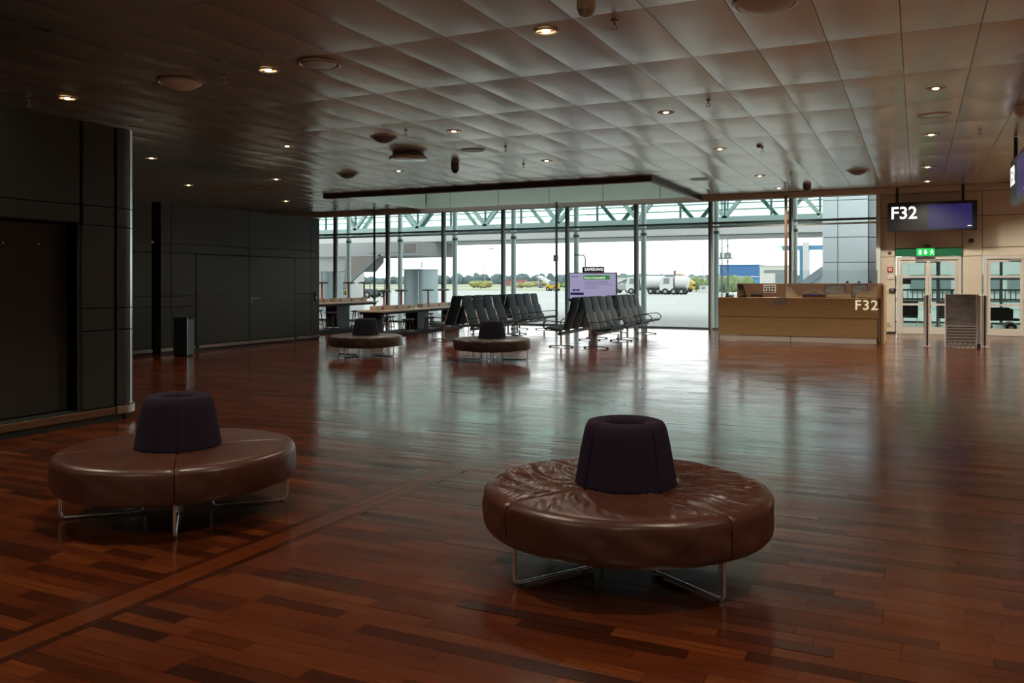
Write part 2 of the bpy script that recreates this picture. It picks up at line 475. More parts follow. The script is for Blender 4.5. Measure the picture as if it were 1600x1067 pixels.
for k, p in enumerate(tiles):
    if k in near:
        m1 = MB(); pillow(m1, *p, bulge=rnd.uniform(.018, .025)); obj('panel', m1, M['ceil'], ceiling)
    else: pillow(rest, *p, bulge=rnd.uniform(.018, .025))
obj('panel_field', rest, M['ceil'], ceiling, kind='stuff')
# light well: panels, dark edge frame, skylight
well = sgroup('trim_1')
for i in range(6):
    a, b = OX0 + (0 if i == 0 else 1.12 + 2.14*(i-1)), min(OX1, OX0 + 1.12 + 2.14*i)
    obj('panel', MB().box(a+.012, b-.012, YF+.02, YF+.06, CZ-.02, 7.4), M['well'], well)
for i in range(3):
    a, b = OY0 + 2.15*i, OY0 + 2.15*(i+1)
    obj('panel', MB().box(OX0-.05, OX0-.01, a+.012, b-.012, CZ-.0, 7.4), M['well'], well)
    obj('panel', MB().box(OX1+.01, OX1+.05, a+.012, b-.012, CZ+.0, 7.4), M['well'], well)
obj('backing', MB().box(OX0-.1, OX1+.1, YF+.07, YF+.1, CZ, 7.4).box(OX0-.12, OX0-.07, OY0-.1, YF+.1, CZ, 7.4).box(OX1+.07, OX1+.12, OY0-.1, YF+.1, CZ, 7.4)
    .box(OX0-.1, OX1+.1, OY0-.1, OY0-.05, CZ, 7.4), M['wallgap'], well)
obj('glazing', MB().box(OX0-.1, OX1+.1, OY0-.1, YF+.1, 7.4, 7.43), M['glass_up'], well)
obj('edge_frame', MB().box(OX0-.05, OX1+.05, OY0-.05, OY0+.02, CZ-.15, CZ+.02).box(OX1-.02, OX1+.05, OY0, YF-.45, CZ-.15, CZ+.02), M['dark_trim'], well)
obj('lit_edge', MB().box(OX0, OX1-.02, OY0+.02, OY0+.06, CZ-.17, CZ-.14).box(OX1-.06, OX1-.02, OY0+.06, YF-.45, CZ-.17, CZ-.14).box(OX0-.02, OX0+.02, OY0, YF-.45, CZ-.03, CZ+.02), M['white'], well)  # white paint stands in for light on the opening's lower edges
# fascia above the glazed front
struct('trim_2', MB().box(FX0, FX1, YF-.42, YF+.02, 4.40, CZ-.012), M['band'], bevel=.01)
struct('trim_3', MB().box(OX1, FX1, YF-.005, YF+.3, CZ-.02, CZ+.25).box(FX0, OX0, YF-.005, YF+.3, CZ-.02, CZ+.25), M['band'])

# ------------------------------------------------------------------ glazed front: nine bays
BAY = 2.66; WX1 = -1.11
ZT = 3.66
for k in range(9):
    n = 9 - k
    x1 = WX1 - BAY*k; x0 = x1 - BAY
    w = sgroup('window_%d' % n)
    obj('mullion', MB().box(x0-.055, x0+.02, YF-.10, YF+.05, 0, 4.41), M['alud'], w)
    obj('mullion_cap', MB().box(x0+.022, x0+.085, YF-.05, YF+.06, 0, 4.41), M['alu'], w)
    obj('transom', MB().box(x0+.085, x1-.055, YF-.06, YF+.05, ZT-.035, ZT+.035), M['alud'], w)
    obj('glazing_bead', MB().box(x0+.085, x1-.055, YF-.02, YF+.05, ZT-.16, ZT-.10), M['alu'], w)
    obj('sill', MB().box(x0+.085, x1-.055, YF-.07, YF+.05, 0, .06), M['alud'], w)
    obj('pane', MB().box(x0+.086, x1-.056, YF+.0, YF+.012, .06, ZT-.035), M['glass'], w)
    obj('pane', MB().box(x0+.086, x1-.056, YF+.0, YF+.012, ZT+.035, 4.40), M['glass_up'], w)
    p = obj('outer_post', MB().cyl((x0, YF+.92, -.05), (x0, YF+.92, 6.5), .10, n=20), M['alu'], w)
    obj('post_cap', MB().cyl((x0, YF+.92, ZT-.32), (x0, YF+.92, ZT-.22), .12, n=20), M['alud'], p)
struct('trim_4', MB().box(WX1-.055, WX1+.07, YF-.1, YF+.3, 0, 4.41), M['alu'])
struct('window_blocker', MB().box(FX0, -23.5, YF-.25, YF-.12, 0, CZ-.012), M['wall1'])  # unseen dark sheet, added to keep window reflections off the left ceiling
# slender structural poles just inside the glass
for i, (pxp, lab) in enumerate(((585, 'slim dark steel pole rising behind the tables with the mushroom lamps'),
                                (869.5, 'slim dark steel pole with a small grey box, left of the lavender screen'),
                                (1228, 'slim brown steel pole rising behind the wooden gate counter'))):
    q = at(pxp, 480, 28.55)
    t = thing('support_pole', lab, 'pole', (q.x, q.y, 0), 0, 'slim poles along the glass')
    obj('shaft', MB().cyl((0, 0, .01), (0, 0, 4.42 if i == 2 else CZ - .02), .045, n=12), M['alud'] if i != 2 else M['darkwood'], t)
    obj('foot_plate', MB().cyl((0, 0, 0), (0, 0, .02), .1, n=16), M['alud'], t)
    obj('top_plate', MB().cyl((0, 0, 4.38), (0, 0, 4.40), .08, n=16), M['alud'], t)
    if i == 1:
        obj('junction_box', MB().box(-.085, .085, -.10, -.04, 2.38, 2.62), M['mast'], t, bevel=.006)

# ------------------------------------------------------------------ cream wall with the gate doors
wb = struct('wall_back', MB().box(-1.04, -.60, YF+.06, YF+.2, 0, 4.7).box(1.26, 1.80, YF+.06, YF+.2, 0, 4.7).box(-.6, 1.26, YF+.06, YF+.2, 2.44, 4.7)
            .box(1.80, 3.95, YF+.06, YF+.2, 2.44, 4.7).box(3.95, FX1, YF+.06, YF+.2, 0, 4.7), M['wallgap'])
def wp(x0, x1, z0, z1): obj('panel', MB().box(x0+.008, x1-.008, YF, YF+.06, z0+.008, z1-.008), M['cream'], wb, bevel=.004)
for x0, x1, rows in ((-1.04, -.61, (.05, 2.42, 3.65, 4.4)), (-.61, 1.255, (2.68, 3.65, 4.4)), (1.255, 1.795, (.05, 2.42, 3.65, 4.4)),
                     (1.795, 3.95, (2.42, 2.68, 3.65, 4.4)), (3.95, 5.9, (.05, 2.42, 3.65, 4.4)), (5.9, 8.0, (.05, 2.42, 3.65, 4.4))):
    for a, b in zip(rows, rows[1:]): wp(x0, x1, a, b)
struct('baseboard_back', MB().box(-1.04, -.61, YF-.005, YF+.05, 0, .05).box(1.255, 1.795, YF-.005, YF+.05, 0, .05).box(3.95, FX1, YF-.005, YF+.05, 0, .05), M['dark_trim'])
def glass_door(name, x0, x1, header):
    d = sgroup(name); Z = 2.42
    obj('frame', MB().box(x0, x0+.09, YF-.03, YF+.1, 0, Z).box(x1-.09, x1, YF-.03, YF+.1, 0, Z).box(x0+.09, x1-.09, YF-.03, YF+.1, Z-.09, Z), M['satin'], d)
    if header:
        obj('header', MB().box(x0-.02, x1+.03, YF-.06, YF+.05, 2.44, 2.67), M['green'], d, bevel=.005)
    xm = (x0+x1)/2
    for a, b, s in ((x0+.095, xm-.004, 1), (xm+.004, x1-.095, -1)):
        lf = obj('door_leaf', MB().box(a, a+.085, YF, YF+.06, .01, Z-.095).box(b-.085, b, YF, YF+.06, .01, Z-.095).box(a+.085, b-.085, YF, YF+.06, .01, .22)
                 .box(a+.085, b-.085, YF, YF+.06, Z-.19, Z-.095).box(a+.085, b-.085, YF, YF+.06, 1.76, 1.82).box(a+.085, b-.085, YF, YF+.06, .90, .96), M['satin'], d)
        for z0, z1 in ((.22, .90), (.96, 1.76), (1.82, Z-.19)):
            obj('pane', MB().box(a+.086, b-.086, YF+.025, YF+.035, z0, z1), M['glass_door'], lf)
        hx = b-.05 if s == 1 else a+.05
        if s == -1:
            obj('handle', MB().tube(fillet([(hx, YF, .85), (hx, YF-.07, .85), (hx, YF-.07, 1.25), (hx, YF, 1.25)], .03), .012), M['chrome'], lf)
            obj('lock', MB().cyl((hx, YF, .72), (hx, YF-.015, .72), .025, n=12), M['chrome'], lf)
        obj('door_closer', MB().box(min(hx, hx-s*.3), max(hx, hx-s*.3), YF-.045, YF-.001, Z-.16, Z-.10), M['mast'], lf)
    return d
d2 = glass_door('door_2', -.58, 1.23, True)
d3 = glass_door('door_3', 1.83, 3.92, False)
# lit exit box on the green header
ex = thing('exit_sign', 'lit green emergency exit sign with arrow and running figure above glass doors', 'sign', (.0, YF-.062, 2.555))
obj('housing', MB().box(-.02, .51, -.05, 0, -.125, .125), M['green'], ex, bevel=.005)
obj('face', MB().box(-.01, .50, -.056, -.05, -.115, .115), M['exit'], ex)
obj('pictogram', MB().box(.06, .13, -.06, -.056, -.075, .075), M['exitw'], ex)
obj('pictogram', MB().prism([(.245, -.08), (.31, -.01), (.27, -.01), (.27, .075), (.22, .075), (.22, -.01), (.18, -.01)], 'y', -.06, -.056), M['exitw'], ex)
obj('pictogram', MB().prism([(.37, -.08), (.39, -.08), (.415, -.02), (.44, -.05), (.47, -.08), (.48, -.065), (.445, -.015), (.44, .02), (.47, .0), (.48, .015), (.435, .045), (.39, .045), (.37, .01), (.385, 0), (.40, .025), (.405, .02), (.395, -.02)], 'y', -.06, -.056), M['exitw'], ex)
obj('pictogram', MB().cyl((.425, -.06, .07), (.425, -.056, .07), .02, n=10), M['exitw'], ex)
sn = thing('door_sensor', 'black motion sensor on the cream wall above the exit sign', 'sensor', (*at(1449, 386, YF).xy, 2.74))
obj('housing', MB().lathe([(.0, -.05), (.09, -.04), (.10, 0), (.06, .03), (0, .04)], (0, -.06, 0), 16), M['black'], sn)
obj('bracket', MB().box(-.04, .04, -.06, 0, -.01, .05), M['black'], sn)
# little wall fittings
def wall_thing(name, lab, cat, px, py, w, h, m, inset=None, depth=.03):
    q = at(px, py, YF)
    t = thing(name, lab, cat, (q.x, YF, q.z))
    obj('housing', MB().box(-w/2, w/2, -depth, .002, -h/2, h/2), m, t, bevel=.004)
    if inset: inset(t, depth)
    return t
wall_thing('fire_call_point', 'red fire alarm call point on the cream wall beside the glass exit doors', 'alarm', 1391, 421, .17, .16, M['red'],
           lambda t, d: (obj('window', MB().box(-.045, .045, -d-.004, -d, -.045, .045), M['white'], t), obj('button', MB().cyl((0, -d-.003, 0), (0, -d-.012, 0), .02, n=12), M['black'], t)))
wall_thing('door_button', 'white square push button under the red fire call point', 'button', 1391.5, 433, .12, .11, M['white'],
           lambda t, d: obj('push_plate', MB().box(-.04, .04, -d-.008, -d, -.035, .035), M['paper'], t))
wall_thing('card_reader', 'black card reader on cream wall left of glass exit doors', 'reader', 1394, 454, .17, .14, M['black'],
           lambda t, d: (obj('display', MB().box(-.05, .05, -d-.003, -d, 0, .05), M['greyscreen'], t), obj('slot', MB().box(-.06, .06, -d-.006, -d, -.04, -.02), M['steel'], t)))
wall_thing('key_switch', 'small white switch between the counter and the black card reader', 'switch', 1384.5, 454, .06, .10, M['white'],
           lambda t, d: obj('key_hole', MB().cyl((0, -d, 0), (0, -d-.006, 0), .018, n=10), M['black'], t))
wall_thing('wall_socket', 'beige double socket low on the cream wall beside the counter', 'socket', 1389, 505.5, .09, .14, M['hazard'],
           lambda t, d: [obj('outlet', MB().cyl((0, -d, z), (0, -d-.004, z), .028, n=12), M['greyslat'], t) for z in (-.03, .03)])
q = at(1390, 395.5, YF)
t = thing('wall_button', 'round grey button on cream wall above the red call point', 'button', (q.x, YF, q.z))
obj('plate', MB().cyl((0, 0, 0), (0, -.015, 0), .055, n=16), M['beam'], t); obj('centre', MB().cyl((0, -.015, 0), (0, -.022, 0), .03, n=12), M['bronze'], t)
q = at(1517.5, 376, YF)
t = thing('dome_camera', 'black dome camera on cream wall right of the hanging gate sign', 'camera', (q.x, YF, q.z))
obj('arm', MB().cyl((0, 0, .0), (0, -.1, .0), .03, n=10), M['black'], t)
obj('dome', MB().blob((0, -.12, -.01), .085, .085, .075, amp=0, n=14, m=8), M['black'], t)
obj('wall_mount', MB().box(-.05, .05, -.02, 0, -.1, .02), M['cream'], t)

# ------------------------------------------------------------------ dark wall blocks
def vbox(x, y0, y1, z0, z1, m=M['wall1'], parent=None, th=.03, name='panel'):
    return obj(name, MB().box(x-th, x, y0+.006, y1-.006, z0+.006, z1-.006), m, parent, bevel=.003)
BX, BT = -8.41, 3.42
wl = struct('wall_left', MB().box(BX-3.2, BX-.035, 6.40, 6.98, 0, BT-.01).box(BX-3.2, BX-.23, FY0, 6.40, 0, BT-.01).box(BX-.24, BX-.035, FY0, 6.40, 2.27, BT-.01)
            .box(BX-3.2, BX-.25, 6.9, 7.22, 0, BT-.01), M['wallgap'])
for z0, z1 in ((.17, 1.055), (1.055, 1.31), (1.31, 2.25), (2.25, 2.47), (2.47, BT)):
    vbox(BX, 6.445, 6.86, z0, z1, parent=wl); vbox(BX, 6.89, 6.99, z0, z1, parent=wl)
    arc = [(BX-.03 - .22 + .25*math.cos(a), 6.985 + .25*math.sin(a)) for a in [PI/2*i/10 for i in range(11)]]
    inn = [(BX-.03 - .22 + .22*math.cos(a), 6.985 + .22*math.sin(a)) for a in [PI/2*i/10 for i in range(10, -1, -1)]]
    m1 = MB().prism(arc+inn, 'z', z0+.006, z1-.006); m1.smooth = True
    obj('corner_panel', m1, M['wall1'], wl)
    obj('panel', MB().box(BX-3.2, BX-.255, 7.20, 7.235, z0+.006, z1-.006), M['wall1'], wl)
y = 6.41
while y > FY0 + .5:
    for z0, z1 in ((2.27, 2.47), (2.47, BT)): vbox(BX, max(FY0, y-2.4), y, z0, z1, parent=wl)
    rp = vbox(BX-.20, max(FY0, y-2.4), y, .17, 2.26, M['wall1b'], wl, name='recess_panel')
    for sy in (.35, .75, 1.15):
        for sz in (.42, 2.02):
            obj('screw', MB().cyl((BX-.2, y-sy, sz), (BX-.195, y-sy, sz), .009, n=8), M['steel'], rp)
    y -= 2.4
obj('jamb', MB().box(BX-.21, BX-.02, 6.40, 6.44, .17, 2.26), M['dark_trim'], wl)
rail_a = [(BX+.022, FY0+.5), (BX+.022, 6.86), (BX-.02, 6.86), (BX-.02, FY0+.5)]
obj('kick_rail', MB().prism(rail_a, 'z', .075, .155), M['copper'], wl, bevel=.004)
arc = [(BX-.25 + .285*math.cos(a), 6.985 + .285*math.sin(a)) for a in [PI/2*i/10 for i in range(11)]]
inn = [(BX-.25 + .25*math.cos(a), 6.985 + .25*math.sin(a)) for a in [PI/2*i/10 for i in range(10, -1, -1)]]
obj('kick_rail', MB().prism([(BX+.03, 6.88)] + arc + inn + [(BX-.01, 6.88)], 'z', .075, .165), M['steel'], wl, label='steel kick rail wrapping the rounded corner')
arc = [(BX-.25 + .255*math.cos(a), 6.985 + .255*math.sin(a)) for a in [.42 + .6*i/8 for i in range(9)]]
inn = [(BX-.25 + .24*math.cos(a), 6.985 + .24*math.sin(a)) for a in [.42 + .6*i/8 for i in range(8, -1, -1)]]
m1 = MB(); [m1.prism(arc+inn, 'z', a, b) for a, b in ((.17, 1.05), (1.06, 1.305), (1.315, 2.245), (2.255, 2.465), (2.475, BT))]; m1.smooth = True
obj('corner_strip', m1, M['steel'], wl, label='bright steel strip running up the corner')
obj('plinth', MB().box(BX-.2, BX-.01, FY0+.5, 6.98, 0, .165), M['wall1'], wl)

DX = -15.2
wf = struct('wall_far', MB().box(DX-3, DX-.035, 13.60, 19.12, 0, BT-.01).box(DX-3, DX-.5, 13.2, 13.7, 0, BT-.01).box(DX-3, DX-.035, 11.2, 13.33, 0, BT-.01), M['wallgap'])
Zs = ((.16, 1.06), (1.06, 1.30), (1.30, 2.28), (2.28, 2.49), (2.49, BT))
for z0, z1 in Zs:
    for y0, y1 in ((11.2, 13.36), (13.60, 13.90), (18.81, 19.15)): vbox(DX, y0, y1, z0, z1, parent=wf)
    if z1 <= 2.3:
        for y0, y1 in ((13.90, 14.62), (18.11, 18.81)): vbox(DX, y0, y1, z0, z1, parent=wf)
    else:
        for y0, y1 in ((13.90, 16.36), (16.36, 18.81)): vbox(DX, y0, y1, z0, z1, parent=wf)
obj('end_panel', MB().box(DX-3, DX-.03, 19.12, 19.15, .01, BT), M['wall1'], wf)
for y0, y1 in ((11.2, 13.36), (13.60, 14.58), (14.70, 16.35), (16.37, 18.06), (18.15, 18.80), (18.82, 19.15)):
    obj('kick_rail', MB().box(DX, DX+.025, y0, y1, .065, .135), M['steel'], wf, bevel=.003)
obj('plinth', MB().box(DX-.1, DX-.01, 11.2, 13.36, 0, .155).box(DX-.1, DX-.01, 13.6, 19.15, 0, .155), M['wall1'], wf)
dd = sgroup('door_1')
for y0, y1, s in ((14.63, 16.355, 1), (16.365, 18.10, -1)):
    lf = vbox(DX+.004, y0, y1, .16, 2.27, parent=dd, name='door_leaf')
    obj('joint_line', MB().box(DX+.0035, DX+.0055, y0+.01, y1-.01, 1.055, 1.062).box(DX+.0035, DX+.0055, y0+.01, y1-.01, 1.297, 1.304), M['wallgap'], lf)
    if s == -1:
        h = obj('handle', MB().tube(fillet([(DX+.004, y0+.10, 1.20), (DX+.06, y0+.10, 1.20), (DX+.06, y0+.28, 1.20)], .02), .011), M['steel'], lf)
        obj('lock', MB().cyl((DX+.004, y0+.10, 1.20), (DX+.014, y0+.10, 1.20), .028, n=12).cyl((DX+.004, y0+.10, 1.12), (DX+.014, y0+.10, 1.12), .022, n=12), M['steel'], lf)
cr = thing('card_reader', 'black card reader at the right end of the dark panelled wall', 'reader', (DX, 18.97, 1.22))
obj('housing', MB().box(0, .035, -.05, .05, -.11, .11), M['black'], cr, bevel=.006)
obj('keypad', MB().box(.035, .038, -.03, .03, -.07, .02), M['greyscreen'], cr)
sp = thing('wall_spotlight', 'tiny white lamp in the dark slot of the panelled wall', 'lamp', (DX-.03, 13.36, 2.5))
obj('body', MB().cyl((0, 0.0, 0), (0, .07, 0), .022, n=12), M['white'], sp); obj('lens', MB().cyl((0, .07, 0), (0, .074, 0), .018, n=12), M['bowl'], sp)

# closing walls out of the frame
struct('wall_side', MB().box(FX0-.2, FX0, FY0, YF, 0, CZ+.2), M['wall1'])
struct('wall_right', MB().box(FX1, FX1+.2, FY0, YF+.2, 0, CZ+.2), M['cream'])
struct('wall_front', MB().box(FX0, FX1, FY0-.2, FY0, 0, CZ+.2), M['cream'])

# ------------------------------------------------------------------ ceiling fittings
def ring_mesh(r, w, h): return MB().lathe([(r, 0), (r+w*.3, -h), (r+w, -h*.6), (r+w, 0)], n=28, close=True)
DLm = {
    'ring': mesh_of('trim_ring', ring_mesh(.115, .035, .016), M['ring']),
    'cup': mesh_of('reflector', MB().lathe([(.115, -.006), (.09, -.002), (.04, -.001), (.0, -.001)], n=24, close=True), M['reflector']),
    'bulb': mesh_of('bulb', MB().lathe([(.0, -.022), (.03, -.020), (.045, -.010), (.045, -.002)], n=16), M['bulb']),
    'louvre': mesh_of('louvre', MB().box(-.025, .025, -.006, .006, -.012, -.002), M['bronze']),
}
def downlight(x, y, label, group):
    t = thing('downlight', label, 'light', (x, y, CZ-.012), 0, group)
    obj('trim_ring', DLm['ring'], None, t); c = obj('reflector', DLm['cup'], None, t)
    obj('bulb', DLm['bulb'], None, c); [obj('louvre', DLm['louvre'], None, t, loc=(lx, 0, 0)) for lx in (-.085, .085)]
    ld = bpy.data.lights.new('lamp_beam', 'SPOT'); ld.energy = lamp_watts(x, y); ld.color = (1, .88, .71)
    ld.spot_size = math.radians(142 if y > 21 else 124); ld.spot_blend = .55; ld.shadow_soft_size = .11
    lo = bpy.data.objects.new('lamp_beam', ld); COL.objects.link(lo); lo.parent = t; lo.location = (0, 0, -.05)
    return t
ORD = ['first', 'second', 'third', 'fourth', 'fifth', 'sixth', 'seventh']
rows = [('front', 9.15, [-12.3, -8.15, -3.94]), ('second', 14.4, [-16.4, -12.3, -8.16, -3.93, .26]), ('third', 18.85, [-19.9, -16.5, -12.35, -8.1, -3.93, .26]),
        ('fourth', 24.05, [-20.6, -3.92, .25]), ('last', 27.45, [-3.89, .28])]
for rn, y, xs in rows:
    for i, x in enumerate(xs):
        downlight(x, y, 'lit recessed ceiling downlight, %s from the left in the %s row' % (ORD[i], rn), 'ceiling downlights')
for i, y in enumerate((9.15, 14.4, 18.85, 24.05, 27.45)):
    downlight(4.45, y, 'lit recessed ceiling downlight out of view along the right wall, %s from the front' % ORD[i], 'downlights out of view')
for y, w_ in ((4.0, 'overhead'), (-1.0, 'just behind the viewpoint'), (-6.0, 'far behind the viewpoint')):
    for i, x in enumerate((-12.3, -8.15, -3.94, .26, 4.45)):
        downlight(x, y, 'lit recessed downlight out of view %s, %s from the left' % (w_, ORD[i]), 'downlights out of view')
def speaker(px, py, label, r=.26, drop=.10, m='bowl', flat=False, group='round ceiling diffusers'):
    q = ce(px, py); t = thing('ceiling_diffuser', label, 'vent', (q.x, q.y, CZ-.012), 0, group)
    obj('rim', ring_mesh(r, .045, .02), M['ring'], t)
    if flat: obj('disc', MB().lathe([(r-.02, .0), (r-.03, -.02), (r*.6, -.022), (0, -.022)], n=28, close=True), M[m], t)
    else: obj('bowl', MB().lathe([(r+.005, -.004), (r*.92, -.03), (r*.62, -drop*.75), (r*.3, -drop), (0, -drop)], n=28, close=True), M[m], t)
    return t
speaker(283, 127, 'pale bowl shaped ceiling diffuser above the left wall corner', .30, .11)
speaker(499, 98, 'flat round dark diffuser in the ceiling beside a front row downlight', .25, .05, 'ceil', True)
speaker(1196, 3, 'large pale ceiling bowl cut off by the top of the photo', .30, .10)
speaker(600, 213, 'dark bowl shaped diffuser in the ceiling near the big drum lamp', .25, .12, 'bronze')
speaker(738, 233, 'flat dark round diffuser right of the big drum lamp', .25, .04, 'bronze', True)
speaker(543, 270, 'dark pointed bowl diffuser near the light well\'s left corner', .27, .14, 'bronze')
speaker(1340, 265, 'dark pointed bowl diffuser in the ceiling before the gate sign', .26, .13, 'bronze')
speaker(1093, 279, 'flat dark round diffuser beside the light well\'s right edge', .25, .04, 'bronze', True)
speaker(1459, 178, 'flat ceiling coloured diffuser in the right row of downlights', .23, .03, 'ceil', True)
q = ce(638, 238)
t = thing('drum_lamp', 'large round ceiling drum with a pale flat underside', 'light', (q.x, q.y, CZ-.026))
obj('collar', MB().lathe([(.36, 0), (.36, -.07), (.40, -.075)], n=32), M['bronze'], t)
obj('rim', MB().lathe([(.42, -.075), (.44, -.09), (.44, -.13), (.42, -.14)], n=32), M['ring'], t)
obj('diffuser', MB().lathe([(.41, -.138), (.38, -.150), (0, -.158)], n=32, close=True), M['mirror'], t)
def domecam(px, py, label, r=.09, h=.18, m='bronze'):
    q = ce(px, py); t = thing('dome_camera', label, 'camera', (q.x, q.y, CZ-.012))
    obj('body', MB().lathe([(r, 0), (r, -h*.6), (r*.95, -h*.65)], n=20), M[m], t)
    obj('dome', MB().lathe([(r*.9, -h*.65), (r*.8, -h*.85), (r*.45, -h*1.02), (0, -h*1.06)], n=20, close=True), M['black' if m == 'bronze' else 'ring'], t)
    return t
domecam(711, 254, 'brown cylindrical camera hanging from the ceiling before the light well', .10, .24)
domecam(916, -6, 'pale cylinder camera at the top edge of the photo', .10, .20, 'bowl')
domecam(1261, 288, 'dark dome camera on the ceiling before the window pole', .12, .18)
domecam(1597, 166, 'pale ringed dome camera above the sideways sign', .12, .16, 'white')
def sprinkler(px, py, label):
    q = ce(px, py); t = thing('sprinkler', label, 'sprinkler', (q.x, q.y, CZ-.012), 0, 'ceiling sprinklers')
    obj('rosette', MB().lathe([(.045, 0), (.045, -.01), (.015, -.02), (.015, -.05)], n=16), M['ring'], t)
    obj('yoke', MB().tube([(-.015, 0, -.05), (-.03, 0, -.075), (-.01, 0, -.10)], .006, 6).tube([(.015, 0, -.05), (.03, 0, -.075), (.01, 0, -.10)], .006, 6), M['ring'], t)
    obj('deflector', MB().cyl((0, 0, -.10), (0, 0, -.107), .04, n=14), M['ring'], t)
for p in ((45, 155, 'ceiling sprinkler above the dark wall at the far left'), (350, 117, 'ceiling sprinkler right of the pale left bowl'),
          (960, 31, 'ceiling sprinkler near the top of the photo, right of a downlight'), (1107, 155, 'ceiling sprinkler right of the second row\'s fourth downlight'),
          (634, 202, 'ceiling sprinkler beside the dark bowl above the drum lamp'), (818, 255, 'small ceiling sprinkler left of a third row downlight'),
          (1191, 229, 'ceiling sprinkler next to a round smoke detector'), (1236, 268, 'small ceiling sprinkler before the glass front\'s right bay'),
          (790, 228, 'tiny dark ceiling sprinkler right of the flat diffuser'), (253+1278, 200, 'tiny dark sprinkler in the bare right ceiling')): sprinkler(*p)
q = ce(1186, 226); t = thing('smoke_detector', 'round grey smoke detector beside a ceiling sprinkler', 'detector', (q.x, q.y, CZ-.012))
obj('base', MB().lathe([(.06, 0), (.06, -.02)], n=18), M['ring'], t); obj('head', MB().lathe([(.05, -.02), (.045, -.05), (0, -.055)], n=18, close=True), M['bronze'], t)

# ------------------------------------------------------------------ hanging gate signs
def gate_sign(loc, rz, label, w=2.9, hgt=.89, rodx=(.3, 2.4)):
    t = thing('gate_sign', label, 'sign', loc, rz, 'hanging gate signs')
    obj('housing', MB().box(0, w, 0, .14, 0, hgt), M['black'], t, bevel=.008)
    obj('screen', MB().box(w*.462, w*.945, -.004, 0, .06, hgt-.09), M['navyscreen'], t)
    text('F32', .53, (.075, -.003, hgt-.50), (PI/2, 0, 0), M['letter'], t, space=.97, bold=.006)
    obj('screen_mark', MB().box(w*.895, w*.925, -.006, -.004, .12, .14).box(w*.93, w*.94, -.006, -.004, .12, .14), M['letter'], t)
    for rx in rodx:
        obj('rod', MB().cyl((rx, .07, hgt), (rx, .07, CZ - loc[2] - .012), .035, n=10), M['black'], t)
    return t
a = at(1387, 363, 28.75); b = at(1527, 358, 28.75)
gate_sign((a.x, 28.72, 3.19), 0, 'black hanging gate sign with white F32 above the glass exit doors', b.x-a.x, .89, (.27, 2.33*(b.x-a.x)/2.75))
gate_sign((1.75, 20.24, 3.19), -PI/2, 'black hanging gate sign seen edge on at the right edge of the photo', 2.75, .89, (.27, 2.3))

# ------------------------------------------------------------------ round ottoman benches
SEAMR = .82
def wedge(a0, a1, R, wr, seed, nth=72, skip=(), fold=1.0):
    prof = [(.12, .215), (R*.6, .213), (R-.05, .215), (R-.018, .222), (R-.004, .24)]
    prof += [(R + .004*math.sin(PI*i/6), .24 + .17*i/6) for i in range(1, 7)]
    prof += [(R-.006, .425), (R-.02, .440), (R-.045, .449)]
    nr = 30 if wr > .5 else 16
    prof += [(R-.045-(R-.045-.16)*i/nr, .450 + .006*math.sin(PI*i/nr)) for i in range(1, nr+1)]
    if wr > .5: nth = 130
    mb = MB(); mb.smooth = True; vs = []
    for j in range(nth+1):
        t = j/nth; th = a0 + (a1-a0)*t
        edge = min(t, 1-t)*(a1-a0)
        for r, z in prof:
            dip = math.exp(-(edge*max(r, .2)/.012)**2)*.007
            zz, rr = z, r
            if z > .435:
                s_ = th*(.35+.5*r); wx = .05*noise.noise(Vector((s_*5, r*5, seed)))
                w = (1-2*abs(noise.noise(Vector((s_*20 + seed*7.7 + wx*30, r*3.0, seed))))) + .6*(1-2*abs(noise.noise(Vector((s_*41 + wx*40, r*5, seed+5)))))
                fade = min(1, edge*r/.05) * min(1, max(0, (R-.03-r)/.08))
                zz += wr*.0125*(w-.6)*fade*(1 if 1 not in skip else min(1, .15+abs(t-.5)*2.4)) - dip
            elif z > .25:
                w = noise.noise(Vector((th*5.5 + z*9, seed*3.3, .3))) + .6*noise.noise(Vector((th*11 - z*14, seed*2.3, 1.3)))
                rr += fold*.013*w*math.sin(PI*min(1, (z-.23)/.2)) - dip
            vs.append((rr*math.cos(th), rr*math.sin(th), zz))
    m = len(prof); fs = []
    for j in range(nth):
        fs += [(j*m+i, j*m+i+1, (j+1)*m+i+1, (j+1)*m+i) for i in range(m-1)]
        fs.append((j*m+m-1, j*m, (j+1)*m, (j+1)*m+m-1))
    fs += [tuple(range(m)), tuple(nth*m+i for i in range(m-1, -1, -1))]
    return mb.add(vs, fs)
def cone_back(seam0, nth=180):
    prof = [(.285, .440), (.292, .455), (.288, .475), (.275, .55), (.258, .65), (.240, .74), (.228, .785), (.214, .806), (.190, .814), (.150, .812), (.122, .806), (.108, .792), (.100, .765), (.098, .72), (0, .72)]
    mb = MB(); mb.smooth = True; vs = []; m = len(prof)
    for j in range(nth):
        th = 2*PI*j/nth
        ds = min(abs(((th-seam0-PI/2*k+PI) % (2*PI))-PI) for k in range(4))
        g = math.exp(-(ds/.028)**2)
        for r, z in prof:
            rr = r - (.011*g if r > .2 else 0); zz = z - (.008*g if z > .79 and r > .09 else 0)
            vs.append((rr*math.cos(th), rr*math.sin(th), zz))
    fs = []
    for j in range(nth):
        k = (j+1) % nth
        fs += [(j*m+i, j*m+i+1, k*m+i+1, k*m+i) for i in range(m-1)]
    return mb.add(vs, fs)
def leg_frame(th, R):
    c, s = math.cos(th), math.sin(th)
    def P(r, z): return (r*c, r*s, z)
    return MB().tube(fillet([P(R*.93, .225), P(R*.93, .013), P(.22, .013), P(.22, .225)], .045, 6), .0105, 10)
